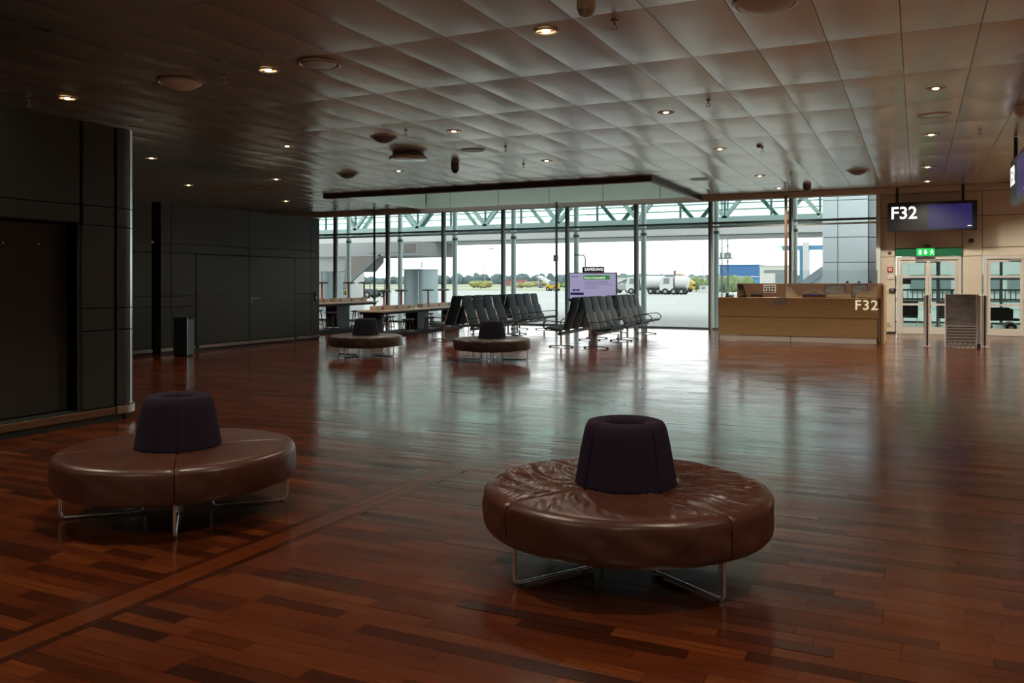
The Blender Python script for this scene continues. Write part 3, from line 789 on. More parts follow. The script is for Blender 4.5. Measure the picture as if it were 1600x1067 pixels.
def ottoman(x, y, label, seam, lm, fm, wr, R=.80, fold=1.0):
    t = thing('round_bench', label, 'bench', (x, y, 0), 0, 'round leather benches')
    for k in range(4):
        a0 = seam + PI/2*k
        facing = k
        obj('seat_section', wedge(a0+.004, a0+PI/2-.004, R, wr, k+1, skip=(1,) if k == 0 else (), fold=fold), lm, t)
    obj('backrest', cone_back(seam), fm, t)
    obj('underframe', MB().lathe([(.60, .195), (.62, .205), (.62, .216), (.12, .216), (.12, .195)], n=32), M['blackm'], t)
    for k in range(4):
        th = seam + PI/2*k
        l = obj('leg', leg_frame(th, R), M['chrome'], t)
        obj('glide', MB().cyl((R*.88*math.cos(th), R*.88*math.sin(th), 0), (R*.88*math.cos(th), R*.88*math.sin(th), .009), .012, n=10)
            .cyl((.3*math.cos(th), .3*math.sin(th), 0), (.3*math.cos(th), .3*math.sin(th), .009), .012, n=10), M['blackm'], l)
    return t
def cam_dir(x, y): return math.atan2(-y, -x)
o1x, o1y = -1.508, 4.66
ob1 = ottoman(o1x, o1y, 'brown wrinkled leather round bench with purple cone backrest, nearest at the centre', cam_dir(o1x, o1y) - PI/4 - .09, M['leather'], M['purple'], 1.0, .815)
o2x, o2y = -4.70, 4.36
ob2 = ottoman(o2x, o2y, 'smooth brown leather round bench with purple cone beside the dark left wall', cam_dir(o2x, o2y) - .03, M['leather'], M['purple'], .18, .80, .8)
ob3 = ottoman(-10.98, 15.43, 'distant dark leather round bench in front of the lamp tables', cam_dir(-10.98, 15.43) - PI/4 + .15, M['leather_far'], M['navy'], .4, .80)
dup(ob3, (-7.98, 15.69, 0), .35, 'distant dark leather round bench in front of the black seat rows')

# ------------------------------------------------------------------ black waiting benches
def seat_shell(prof, y0, y1, th):
    """profile in (x,z) swept over y, thickened along the profile normal, pillowed across"""
    n = 6; m = len(prof); mb = MB(); mb.smooth = True; vs = []
    nr = []
    for i in range(m):
        a = Vector(prof[max(0, i-1)]); b = Vector(prof[min(m-1, i+1)]); d = (b-a).normalized(); nr.append(Vector((-d.y, d.x)))
    for j in range(n+1):
        t = j/n; y = y0+(y1-y0)*t; puff = .35+.65*(1-(2*t-1)**4)
        for i in range(m): vs.append((prof[i][0]+nr[i].x*th*puff*.5, y, prof[i][1]+nr[i].y*th*puff*.5))
        for i in range(m-1, -1, -1): vs.append((prof[i][0]-nr[i].x*th*puff*.5, y, prof[i][1]-nr[i].y*th*puff*.5))
    M2 = 2*m; fs = []
    for j in range(n): fs += [(j*M2+i, j*M2+(i+1) % M2, (j+1)*M2+(i+1) % M2, (j+1)*M2+i) for i in range(M2)]
    fs += [tuple(range(M2)), tuple(n*M2+i for i in range(M2-1, -1, -1))]
    return mb.add(vs, fs)
PITCH = .75
seat_me = mesh_of('seat', seat_shell([(.36, .44), (.45, .435), (.60, .445), (.74, .465), (.82, .472), (.86, .455)], .03, .70, .055), M['seatleather'])
back_me = mesh_of('backrest', seat_shell([(.37, .46), (.34, .55), (.29, .70), (.235, .85), (.20, .93), (.185, 1.03), (.165, 1.14), (.13, 1.235)], .03, .70, .05), M['seatleather'])
bframe_me = mesh_of('back_frame', MB().tube([(.375, 0, .44), (.345, 0, .55), (.295, 0, .70), (.245, 0, .86)], .014, 8), M['chrome'])
def armrest_mb(y):
    return MB().tube(fillet([(.33, y, .62), (.78, y, .66), (.90, y, .56), (.82, y, .43), (.42, y, .40)], .05, 5), .013, 8)
arm_me = mesh_of('armrest', armrest_mb(0), M['black'])
leg_me = mesh_of('leg', MB().cyl((.45, 0, .03), (.45, 0, .40), .027, n=12), M['chrome'])
foot_me = mesh_of('foot', MB().bar((.14, 0, .018), (.45, 0, .042), .06, .022).bar((.45, 0, .042), (.76, 0, .018), .06, .022), M['beam'])
pad_me = mesh_of('pad', MB().cyl((.16, 0, 0), (.16, 0, .01), .03, n=10).cyl((.74, 0, 0), (.74, 0, .01), .03, n=10), M['blackm'])
beam_me = mesh_of('beam', MB().box(.40, .50, .02, 2.98, .30, .37), M['beam'])
brk = MB()
for k in range(5):
    yy = min(2.95, max(.05, k*PITCH)); brk.bar((.44, yy, .37), (.44, yy, .43), .05, .05).bar((.40, yy, .42), (.80, yy, .43), .03, .02)
brk_me = mesh_of('bracket', brk, M['beam'])
def waiting_bench(loc, rz, label):
    t = thing('waiting_bench', label, 'bench', loc, rz, 'black waiting benches')
    obj('beam', beam_me, None, t, bevel=.004); obj('bracket', brk_me, None, t)
    for k in range(4):
        obj('seat', seat_me, None, t, loc=(0, k*PITCH, 0))
        b = obj('backrest', back_me, None, t, loc=(0, k*PITCH, 0)); [obj('back_frame', bframe_me, None, b, loc=(0, yy, 0)) for yy in (.012, .718)]
    for y in (.005, 1.5, 2.995): obj('armrest', arm_me, None, t, loc=(0, y, 0))
    for y in (.15, 2.85):
        l = obj('leg', leg_me, None, t, loc=(0, y, 0)); obj('foot', foot_me, None, l); obj('pad', pad_me, None, l)
    return t
ROT = math.radians(5.2)
wb0 = None
for bx, by, blk in ((-7.1-.45, 19.45, 'the right block of seats'), (-10.95-.45, 20.25, 'the left block of seats')):
    for s, half in ((0, 'near'), (3.5, 'far')):
        for flip in (0, 1):
            ox, oy = bx - math.sin(ROT)*s, by + math.cos(ROT)*s
            rz = ROT
            if flip: rz = ROT + PI; ox -= math.sin(ROT)*3.0; oy += math.cos(ROT)*3.0
            lab = 'four-seat black leather waiting bench facing %s, %s end of %s' % ('the round far benches\' left side' if False else ('left' if flip else 'right'), half, blk)
            if wb0 is None: wb0 = waiting_bench((ox, oy, 0), rz, lab)
            else: dup(wb0, (ox, oy, 0), rz, lab)

# ------------------------------------------------------------------ work tables, lamps, stools
ROTT = math.radians(6.5)
def lamp_mesh(t, hgt):
    obj('base', MB().lathe([(.07, 0), (.07, .012), (.02, .02)], n=18), M['redstem'], t)
    st = obj('stem', MB().cyl((0, 0, .015), (0, 0, hgt-.03), .026, n=12), M['redstem'], t)
    obj('shade', MB().lathe([(.0, hgt-.055), (.10, hgt-.055), (.19, hgt-.05), (.215, hgt-.03), (.20, hgt-.008), (.12, hgt+.01), (0, hgt+.018)], n=28, close=True), M['lamphead'], t)
def table(loc, rz, label, L_, W, Hh, peds, dividers):
    t = thing('work_table', label, 'table', loc, rz, 'long lamp tables')
    obj('tabletop', MB().box(-W/2, W/2, 0, L_, Hh-.045, Hh), M['woodtop'], t, bevel=.006)
    obj('underframe', MB().box(-W/2+.06, W/2-.06, .05, L_-.05, Hh-.11, Hh-.047), M['blackm'], t)
    for y0, y1, w in peds: obj('pedestal', MB().box(-w/2, w/2, y0, y1, .10, Hh-.11), M['pedestal'], t, bevel=.006)
    obj('foot_beam', MB().box(-W/2+.04, W/2-.04, .1, L_-.1, .0, .10), M['blackm'], t, bevel=.01)
    for y0, y1 in dividers:
        d = obj('divider', MB().box(-.10, .10, y0, y1, Hh+.001, Hh+.13), M['woodtop'], t, bevel=.004)
        for k in range(3):
            yy = y0 + (y1-y0)*(k+.5)/3; obj('outlet', MB().box(.10, .104, yy-.07, yy+.07, Hh+.03, Hh+.10), M['darkwood'], d)
    return t
def along(loc, rz, x, y, z=0): return (loc[0]+math.cos(rz)*x-math.sin(rz)*y, loc[1]+math.sin(rz)*x+math.cos(rz)*y, z)
T2 = (-14.45, 20.55, 0); T1 = (-16.95, 20.0, 0)
table(T2, ROTT, 'long lower oak work table with four mushroom lamps behind the far round bench', 6.2, .9, .78, ((.1, .25, .62), (2.75, 3.6, .42), (5.9, 6.05, .62)), ((.15, 2.8), (3.4, 6.0)))
table(T1, ROTT, 'long high oak bar table half hidden behind the dark wall end', 4.7, .9, .965, ((.3, 1.1, .42), (2.3, 3.1, .42)), ((.0, 2.0), (2.35, 4.5)))
def place_lamps(T, Hh, hs, names, hgt):
    for (y, lab) in zip(hs, names):
        p = along(T, ROTT, 0, y, Hh)
        t = thing('table_lamp', lab, 'lamp', (p[0], p[1], Hh+.131), 0, 'mushroom table lamps'); lamp_mesh(t, hgt-.13)
def y_for_px(T, px):
    lo, hi = -1.0, 8.0
    for _ in range(40):
        m = (lo+hi)/2; q = project(along(T, ROTT, 0, m, 1.0))
        if q[0] < px: lo = m
        else: hi = m
    return lo
place_lamps(T2, .78, [max(.2, y_for_px(T2, p)) for p in (600, 627, 669, 693)],
            ['mushroom lamp at the near end of the low table', 'mushroom lamp second along the low table, red stem',
             'mushroom lamp third along the low table, red stem', 'mushroom lamp at the far end of the low table, by the seat rows'], .60)
place_lamps(T1, .965, [max(.25, y_for_px(T1, p)) for p in (503, 545, 569)],
            ['mushroom lamp on the high table right against the dark wall end', 'mushroom lamp midway on the high table, red stem', 'mushroom lamp at the far end of the high table'], .66)
def stool(loc, rz, label, hgt):
    t = thing('stool', label, 'stool', loc, rz, 'black stools at the tables')
    obj('seat', MB().lathe([(0, hgt-.045), (.15, hgt-.045), (.19, hgt-.03), (.20, hgt-.012), (.185, hgt), (.08, hgt-.006), (0, hgt-.008)], n=20, close=True), M['stool'], t)
    for k in range(4):
        a = PI/4+PI/2*k; obj('leg', MB().cyl((.12*math.cos(a), .12*math.sin(a), hgt-.045), (.22*math.cos(a), .22*math.sin(a), 0), .018, .013, 8), M['stool'], t)
    z = hgt*.32; r = .12+.10*(1-z/hgt)
    obj('foot_ring', MB().tube([(r*math.cos(2*PI*k/16), r*math.sin(2*PI*k/16), z) for k in range(16)], .008, 6, True), M['steel'], t)
    return t
for T, hgt, nm, n, L_ in ((T2, .52, 'low', 4, 6.2), (T1, .70, 'high', 3, 4.7)):
    s0 = None
    for side, sn_ in ((.78, 'window-facing near'), (-.78, 'far')):
        for i in range(n):
            y = .9 + i*(L_-1.6)/(n-1) + (.25 if side < 0 else 0)
            if nm == 'high' and side > 0: y += .15
            p = along(T, ROTT, side, y); lab = 'black backless stool, %s along the %s side of the %s table' % (ORD[i], 'near' if side > 0 else 'far', nm)
            if s0 is None: s0 = stool(p, ROTT, lab, hgt)
            else: dup(s0, p, ROTT + rnd.uniform(-.4, .4), lab)

# ------------------------------------------------------------------ lavender screen with brand plate
SY = 27.6
a = at(889, 426, SY); b = at(963.5, 472, SY)
t = thing('info_display', 'lavender information screen with green heading behind the right seat block', 'screen', (a.x, SY, 0))
w = b.x-a.x; z0, z1 = b.z, a.z
obj('housing', MB().box(0, w, 0, .08, z0, z1), M['black'], t, bevel=.005)
obj('screen', MB().box(.03, w-.03, -.004, 0, z0+.05, z1-.03), M['lav'], t)
def sx(p): return w*(p-889)/74.5
def sz(p): return z1-(z1-z0)*(p-426)/46.0
obj('heading_bar', MB().box(sx(912), sx(953), -.007, -.004, sz(437), sz(430.5)), M['scrgreen'], t)
text('Nu är vi kontantfria!', .105, (sx(913.5), -.008, sz(435.6)), (PI/2, 0, 0), M['letter'], t, ext=.001, space=.9, bold=-.001)
lines = MB()
for yy, xa, xb in ((439.5, 914, 952), (442, 914, 950), (444.5, 914, 956), (448, 914, 935), (450.5, 914, 936)):
    lines.box(sx(xa), sx(xb), -.006, -.004, sz(yy)-.008, sz(yy)+.008)
lines.box(sx(892), sx(904), -.006, -.004, sz(433), sz(431.5))
obj('small_print', lines, M['scrink'], t)
blk = MB()
for xx in (895, 897.6, 901, 903.6): blk.box(sx(xx), sx(xx+2.2), -.007, -.004, sz(455.5), sz(452))
blk.box(sx(891.5), sx(912.5), -.007, -.004, sz(461.5), sz(457.5)).box(sx(887.8), sx(896), -.007, -.004, sz(470), sz(467))
obj('info_block', blk, M['scrnavy'], t)
pl_ = obj('name_plate', MB().box(sx(910.5), sx(943.5), -.02, .10, z1+.002, z1+.20), M['black'], t, bevel=.005)
text('SAMSUNG', .145, (sx(914), -.024, z1+.06), (PI/2, 0, 0), M['letter'], t, ext=.002, space=1.06, bold=0)
obj('stand', MB().box(w/2-.12, w/2+.12, .02, .07, .03, z0).box(w/2-.45, w/2+.45, -.25, .35, 0, .03), M['black'], t)
obj('cable_arm', MB().tube(fillet([(sx(914), .05, z1+.2), (sx(914), .05, z1+.60), (sx(897), .05, z1+.63)], .12, 6), .02, 8), M['black'], t)

# ------------------------------------------------------------------ waste bin
q = fl(287, 556)
t = thing('waste_bin', 'tall black waste bin standing before the dark panelled wall', 'bin', (q.x, q.y, 0), math.radians(20))
obj('body', MB().box(-.16, .16, -.16, .16, .03, .80), M['black'], t, bevel=.012)
obj('lid', MB().box(-.165, .165, -.165, .165, .80, .84).box(-.06, .06, -.02, .02, .84, .845), M['blackm'], t, bevel=.006)
obj('base', MB().box(-.14, .14, -.14, .14, 0, .03), M['blackm'], t)
obj('edge_strip', MB().box(.155, .172, -.172, -.155, .03, .84), M['steel'], t)

# ------------------------------------------------------------------ gate counter
CY = 23.82
t = thing('gate_counter', 'oak gate counter with cream F32 lettering and steel plinth', 'counter', (0, CY, 0))
C0, C1 = -5.02, -.90
obj('front_panel', MB().box(C0, C1, 0, .04, .675, 1.20), M['counter'], t, bevel=.004, label='upper oak front panel')
obj('front_panel', MB().box(C0+.02, C1-.02, .012, .05, .17, .660), M['counter'], t, bevel=.004, label='lower oak front panel')
obj('groove', MB().box(C0+.03, C1-.03, .03, .05, .655, .68), M['darkwood'], t)
obj('plinth', MB().box(C0+.04, C0+1.93, .05, .08, .004, .165), M['plinth'], t); obj('plinth', MB().box(C0+1.95, C1-.04, .05, .08, .004, .165), M['plinth'], t)
obj('countertop', MB().box(C0, C1, .04, .42, 1.16, 1.20), M['counter'], t, bevel=.004)
obj('side_panel', MB().box(C0, C0+.04, .04, 1.0, .0, 1.195), M['counter'], t, bevel=.004)
obj('end_panel', MB().box(C1+.06, C1+.13, .02, 2.2, .0, 1.54), M['counter'], t, bevel=.004)
obj('end_post', MB().box(C1+.005, C1+.055, .0, .9, .0, 1.20), M['darkwood'], t)
obj('corner_guard', MB().box(C1+.01, C1+.035, -.012, 0, .10, .95), M['steel'], t); obj('corner_guard', MB().box(C1+.07, C1+.10, .0, .02, .02, .16), M['steel'], t)
obj('work_surface', MB().box(C0+.04, C1, .42, 1.0, .74, .78), M['woodtop'], t)
BXL = at(1152, 450, CY+2.15).x
for a, b in ((BXL, at(1207, 450, CY+2.15).x), (at(1207, 450, CY+2.15).x+.004, at(1233, 450, CY+2.15).x), (at(1233, 450, CY+2.15).x+.02, C1+.05)):
    obj('back_screen', MB().box(a, b, 2.12, 2.18, .0, 1.585), M['darkwood'], t, bevel=.003)
text('F32', .36, (at(1335, 490, CY).x, -.004, .80+.10), (PI/2, 0, 0), M['glow_letter'], t, ext=.008, space=1.12, bold=.002)
for a, b in ((1209.5, 1218.5), (1219.5, 1229)):
    obj('plaque', MB().box(at(a, 470, CY).x, at(b, 470, CY).x, -.008, 0, 1.0, 1.21), M['steel'], t, bevel=.002)
# things on and behind the counter
a, b = at(1229, 440, CY+.25).x, at(1369, 440, CY+.25).x
ac = thing('acrylic_screen', 'clear acrylic shield with white waved film on top of the gate counter', 'shield', (0, CY+.25, 1.201))
obj('sheet', MB().box(a, b, 0, .008, .0, .74), M['acrylic'], ac)
obj('edge', MB().box(b, b+.03, -.005, .02, 0, .74).box(a-.02, a, -.005, .02, 0, .42), M['frost'], ac)
def pxs(poly): return [(at(p[0], 450, CY+.25).x, max(0, at(p[0], p[1], CY+.25).z-1.201)) for p in poly]
for poly in (((1229, 464), (1229, 446), (1236, 449), (1241, 455), (1246, 461), (1250, 464)),
             ((1250, 464), (1254, 459), (1262, 454), (1272, 452), (1281, 453), (1288, 457), (1292, 464), (1289, 464), (1284, 459), (1276, 456), (1268, 456), (1260, 459), (1256, 464)),
             ((1292, 464), (1292, 459), (1330, 459), (1330, 464)),
             ((1336, 464), (1338, 459), (1344, 456), (1352, 456), (1359, 455), (1364, 452), (1369, 446), (1369, 464))):
    obj('film', MB().prism(pxs(poly), 'y', -.004, -.001), M['frost'], ac)
for p in (1324, 1342, 1360):
    X = at(p, 440, CY+.25).x; obj('fixing', MB().cyl((X, -.02, .42), (X, .02, .42), .035, n=14), M['greyscreen'], ac)
def monitor(px0, px1, py0, lab, ry=CY+.75):
    a, b = at(px0, 450, ry).x, at(px1, 450, ry).x; zt = at(px0, py0, ry).z
    m = thing('monitor', lab, 'monitor', ((a+b)/2, ry, .781)); w = b-a
    obj('housing', MB().box(-w/2, w/2, 0, .04, zt-.781-.36, zt-.781), M['black'], m, bevel=.006)
    obj('screen', MB().box(-w/2+.015, w/2-.015, -.003, 0, zt-.781-.34, zt-.781-.02), M['greyscreen'], m)
    obj('stand', MB().box(-.03, .03, .04, .07, .01, zt-.781-.15).box(-.13, .13, -.06, .14, 0, .012), M['black'], m)
monitor(1288, 1321, 445, 'wide dark monitor behind the acrylic shield, nearer the counter centre')
monitor(1331, 1356, 444, 'smaller dark monitor behind the acrylic shield at the counter end')
q = at(1160, 464, CY+.22)
m = thing('tilted_monitor', 'dark tilted terminal screen standing on the counter\'s left half', 'monitor', (q.x, CY+.24, 1.201), math.radians(-55))
obj('screen', MB().prism([(.02, .03), (.05, .03), (-.06, .36), (-.09, .36)], 'x', -.16, .16), M['black'], m); obj('foot', MB().box(-.1, .1, -.08, .12, 0, .03), M['black'], m)
q = at(1182, 460, CY+.2)
m = thing('acrylic_box', 'low clear box with papers on the counter beside the tilted screen', 'box', (q.x, CY+.2, 1.201))
obj('tray', MB().box(-.17, .17, -.08, .08, 0, .008).box(-.17, .17, -.08, -.074, .008, .13).box(.164, .17, -.074, .08, .008, .13), M['acrylic'], m)
obj('papers', MB().box(-.15, .15, -.06, .06, .009, .08), M['beam'], m)
q = at(1138, 462, CY+.2)
m = thing('desk_phone', 'black desk telephone at the counter\'s left corner', 'telephone', (q.x+.03, CY+.22, 1.201))
obj('base', MB().prism([(-.1, 0), (.1, 0), (.1, .07), (-.1, .03)], 'x', -.10, .10), M['black'], m); obj('handset', MB().tube(fillet([(-.07, -.09, .05), (-.07, -.08, .10), (-.07, .07, .12), (-.07, .09, .07)], .03), .022, 8), M['black'], m)
q = at(1272, 460, CY+.12)
m = thing('ticket_reader', 'brown boarding pass reader under the white film arch', 'reader', (q.x, CY+.13, 1.201))
obj('body', MB().box(-.30, .30, -.08, .08, 0, .105), M['darkwood'], m, bevel=.008); obj('slot', MB().box(-.14, .14, -.085, -.08, .05, .085), M['scrnavy'], m)
q = at(1202.5, 451, CY+2.12)
m = thing('notice_sheet', 'printed notice sheet with grid of symbols on the counter\'s back screen', 'notice', (q.x, CY+2.118, q.z))
obj('sheet', MB().box(-.18, .18, -.004, 0, -.12, .12), M['paper'], m)
g = MB()
for i in range(4):
    for j in range(3): g.box(-.155+.08*i, -.155+.08*i+.06, -.007, -.004, -.10+.072*j, -.10+.072*j+rnd.uniform(.025, .055))
obj('print', g, M['blackm'], m)

# ------------------------------------------------------------------ boarding gate posts and info stand
def post(px, py, lab, hgt=1.29):
    q = fl(px, py); t = thing('gate_post', lab, 'post', (q.x, q.y, 0), 0, 'boarding gate posts')
    obj('base_plate', MB().box(-.09, .09, -.06, .06, 0, .015), M['white'], t, bevel=.004)
    obj('chrome_post', MB().box(-.065, -.005, -.03, .03, .015, hgt), M['white'], t, bevel=.008)
    obj('dark_post', MB().box(.0, .035, -.03, .03, .015, hgt), M['black'], t, bevel=.006)
    obj('edge_post', MB().box(.04, .065, -.03, .03, .015, hgt), M['white'], t, bevel=.006)
post(1447.5, 541, 'chrome and black gate post standing alone before the exit doors')
post(1537.5, 542, 'chrome and black gate post, rightmost beside the info stand')
post(1527, 536, 'chrome and black gate post right behind the info stand\'s edge')
a, b = fl(1479, 543), fl(1523.5, 543)
t = thing('info_stand', 'upright stand with grey screen, louvres and striped foot before the gate doors', 'stand', ((a.x+b.x)/2, (a.y+b.y)/2, 0), math.radians(8))
W = .335
obj('frame', MB().box(-W-.015, -W, -.03, .06, .01, 1.32).box(W, W+.015, -.03, .06, .01, 1.32).box(-W, W, -.03, .06, 1.305, 1.32).box(-W, W, -.035, .0, .52, .545), M['white'], t)
obj('back', MB().box(-W, W, .02, .05, .01, 1.305), M['greyslat'], t)
obj('screen', MB().box(-W+.01, W-.01, -.01, .02, .55, 1.30), M['greyscreen'], t)
for k in range(5): obj('slat', MB().box(-W+.03, W-.005, -.02, .018, .145+.075*k, .145+.075*k+.05), M['greyslat'], t, bevel=.006)
for k in range(5): obj('light_block', MB().box(-W+.005, -W+.028, -.022, .0, .155+.075*k, .155+.075*k+.03), M['white'], t)
for j in range(2):
    for k in range(6):
        x0 = -W+.01 + .112*k + (.05 if j else 0)
        obj('stripe', MB().prism([(x0, .015+.06*j), (x0+.055, .015+.06*j), (min(W, x0+.075), .06+.06*j), (x0+.02, .06+.06*j)], 'y', -.02, -.0), M['hazard'], t)
obj('side_box', MB().box(W+.02, W+.10, -.02, .10, .0, 1.28), M['black'], t, bevel=.006)
obj('side_cap', MB().box(W+.02, W+.10, -.025, -.02, .10, 1.26), M['greyslat'], t)

# ------------------------------------------------------------------ corridor beyond the gate doors
V0, V1 = YF+.2, 37.5
struct('floor_2', MB().box(-1.02, 9, V0, V1, -.2, 0), M['hall'])
vb = struct('ceiling_2', MB().box(-1.02, 9, V0, V1, 2.75, 2.9), M['bwhite'])
w10 = sgroup('window_10')
for k in range(8):
    x = -.97+1.3*k; obj('mullion', MB().box(x-.05, x+.05, V1-.05, V1+.05, 0, 2.75), M['bgrey'], w10)
for z in (.03, .95, 1.75, 2.72): obj('transom', MB().box(-1.02, 9, V1-.04, V1+.04, z-.04, z+.04), M['bgrey'], w10)
obj('pane', MB().box(-1.02, 9, V1, V1+.01, 0, 2.75), M['glass_door'], w10)
obj('pane', MB().box(-1.02, -1.01, V0+.3, V1, 0, 2.75), M['glass_door'], w10)
rl = thing('railing', 'grey baluster railing in the corridor behind the gate doors', 'railing', (0, 33.6, 0))
obj('handrail', MB().cyl((-1.0, 0, 1.35), (8, 0, 1.35), .03, n=8).cyl((-1.0, 0, .95), (8, 0, .95), .02, n=8), M['bgrey'], rl)
bm_ = MB(); [bm_.box(-.95+.16*k, -.92+.16*k, -.015, .015, .95, 1.35) for k in range(56)]
obj('baluster', bm_, M['bgrey'], rl, kind='stuff')
for x in (-.95, 1.1, 3.5, 5.9): obj('upright', MB().box(x-.03, x+.03, -.03, .03, 0, 1.35), M['bgrey'], rl)
q = at(1561, 489, 31.6)
tr = thing('luggage_trolley', 'dark flat luggage trolley behind the right-hand gate doors', 'trolley', (q.x, 31.6, 0))
obj('bed', MB().box(-.55, .55, -.3, .3, .38, .46), M['black'], tr, bevel=.01); obj('load', MB().box(-.42, .38, -.25, .25, .461, .76).box(-.3, .3, -.2, .2, .76, .80), M['blackm'], tr, bevel=.02)
for sx_ in (-.38, .32):
    for sy_ in (-.26, .26):
        wl_ = obj('wheel', MB().cyl((sx_, sy_-.03, .15), (sx_, sy_+.03, .15), .15, n=16), M['tyre'], tr); obj('hub', MB().cyl((sx_, sy_-.035, .15), (sx_, sy_+.035, .15), .07, n=12), M['steel'], wl_)
        obj('fender', MB().tube([(sx_+.18*math.cos(a_), sy_, .15+.18*math.sin(a_)) for a_ in [PI*i/8 for i in range(9)]], .02, 6), M['white'], tr)
q = at(1415, 440, 30.6)
hs = thing('hanging_notice', 'small black notice box behind the left pane of the exit doors', 'sign', (q.x, 30.6, q.z))
obj('panel', MB().box(-.16, .16, 0, .03, -.08, .08), M['black'], hs); obj('wire', MB().cyl((-.1, .015, .08), (-.1, .015, 2.75-q.z), .006, n=6).cyl((.1, .015, .08), (.1, .015, 2.75-q.z), .006, n=6), M['steel'], hs)
for px, py, lab in ((1422, 480, 'dark grey chair seen low through the left exit door'), (1478, 476, 'dark grey chair seen through the right exit door')):
    q = at(px, py, 32.3); c = thing('corridor_chair', lab, 'chair', (q.x, 32.3, 0))
    obj('seat', MB().box(-.25, .25, -.25, .2, .40, .46), M['pedestal'], c, bevel=.02); obj('backrest', MB().box(-.25, .25, .18, .24, .46, .95), M['pedestal'], c, bevel=.02)
    for lx in (-.22, .22):
        for ly in (-.22, .18): obj('leg', MB().cyl((lx, ly, 0), (lx, ly, .40), .015, n=6), M['steel'], c)
pz = thing('corridor_pillar', 'slim dark pillar in the corridor behind the right exit door', 'pillar', (at(1466, 440, 35).x, 35, 0))
obj('shaft', MB().cyl((0, 0, 0.02), (0, 0, 2.75), .07, n=12), M['bgrey'], pz); obj('foot', MB().cyl((0, 0, 0), (0, 0, .03), .12, n=12), M['bgrey'], pz)

# ------------------------------------------------------------------ outside: ground
GZ = -.06
def gz(Y): return GZ if Y < 165 else GZ + .03 + 1.1*(Y-165)/535
struct('ground', MB().box(-900, 900, YF+.12, 1500, GZ-.3, GZ), M['apron'])
gr = MB()
def strip_quad(mb, y0, z0, y1, z1, x0=-900, x1=400): mb.add([(x0, y0, z0), (x1, y0, z0), (x1, y1, z1), (x0, y1, z1), (x0, y0, GZ-.1), (x1, y0, GZ-.1), (x1, y1, GZ-.1), (x0, y1, GZ-.1)],
                                                           [(0, 1, 2, 3), (4, 5, 1, 0), (5, 6, 2, 1), (6, 7, 3, 2), (7, 4, 0, 3)])
strip_quad(gr, 165, gz(165), 512, gz(512))
tag(obj('grass', gr, M['grass']), 'pale green airfield grass beyond the concrete apron', 'grass', kind='stuff')
tw = MB(); strip_quad(tw, 205, gz(205)+.02, 235, gz(235)+.02); strip_quad(tw, 340, gz(340)+.02, 372, gz(372)+.02)
struct('taxiway', tw, M['taxi'])
tl = MB()
for i in range(420):
    x = -760 + i*2.6 + rnd.uniform(-2, 2); y = rnd.uniform(520, 580)
    h = rnd.uniform(6.2, 8.6) + 1.2*math.sin(x*.02) + 1.0*noise.noise(Vector((x*.03, 0, 0)))
    if x > 40: h *= .7
    tl.blob((x, y, h*.42+.2), rnd.uniform(2.5, 4.5), 3, h*.48, i, .2, 8, 5)
tl.box(-760, 330, 560, 566, GZ+.01, 5.5)
tag(obj('treeline', tl, M['trees']), 'dark hazy forest edge along the horizon beyond the airfield', 'forest', kind='stuff')

# footbridge
BY = 36.0; FB0, FB1 = 3.60, 4.06
br = thing('footbridge', 'glazed teal steel footbridge crossing high outside the window front', 'bridge', (0, BY, 0))
BXR, BXL_ = -3.42, -34.0
obj('deck', MB().box(BXL_, BXR, 0, 3.4, FB0, FB1), M['deck'], br)
obj('fascia_line', MB().box(BXL_, BXR, -.02, 0, FB0, FB0+.05).box(BXL_, BXR, -.02, 0, FB1-.06, FB1), M['trussd'], br)
for yy in (.10, 3.2):
    obj('chord', MB().box(BXL_, BXR, yy-.08, yy+.08, FB1+.10, FB1+.34), M['truss'], br)
    obj('chord', MB().box(BXL_, BXR, yy-.08, yy+.08, 6.55, 6.75), M['truss'], br)
    n = 0; x = BXR - .1; st = 1.9
    while x > BXL_:
        xa, xb = x, x - st
        za, zb = (FB1+.3, 6.6) if (n + (yy > 1)) % 2 == 0 else (6.6, FB1+.3)
        obj('diagonal', MB().bar((xa, yy, za), (xb, yy, zb), .16, .16), M['truss'], br)
        if yy < 1: obj('upright', MB().box(xa-.04, xa+.04, yy-.04, yy+.04, FB1, 6.6), M['trussd'], br)
        x -= st; n += 1
    obj('handrail', MB().box(BXL_, BXR, yy+.1, yy+.14, 4.95, 4.99), M['trussd'], br)
obj('pane', MB().box(BXL_, BXR, .30, .31, FB1, 6.6), M['glass_bridge'], br); obj('pane', MB().box(BXL_, BXR, 3.05, 3.06, FB1, 6.6), M['glass_bridge'], br)
obj('roof', MB().box(BXL_, BXR, -.1, 3.5, 6.75, 6.9), M['deck'], br)
# tower at the bridge's end
tw_ = thing('stair_tower', 'pale panelled tower where the footbridge ends at the right', 'tower', (0, 36.0, 0))
TXa, TXm, TXb = at(1285, 400, 36).x, at(1309, 400, 36).x, at(1356, 400, 36).x
obj('core', MB().box(TXa+.02, TXb-.02, .04, 3, GZ, 8), M['bgrey'], tw_)
zs = [GZ, 1.05, 2.42, 3.42, 4.9, 8]
for a, b in zip(zs, zs[1:]):
    obj('panel', MB().box(TXa, TXm-.015, 0, .05, a+.015, b-.015), M['tower'], tw_); obj('panel', MB().box(TXm+.015, TXb, 0, .05, a+.015, b-.015), M['tower'], tw_)
    obj('panel', MB().box(TXb+.01, TXb+.75, .5, 3, a+.015, b-.015), M['conc'], tw_)
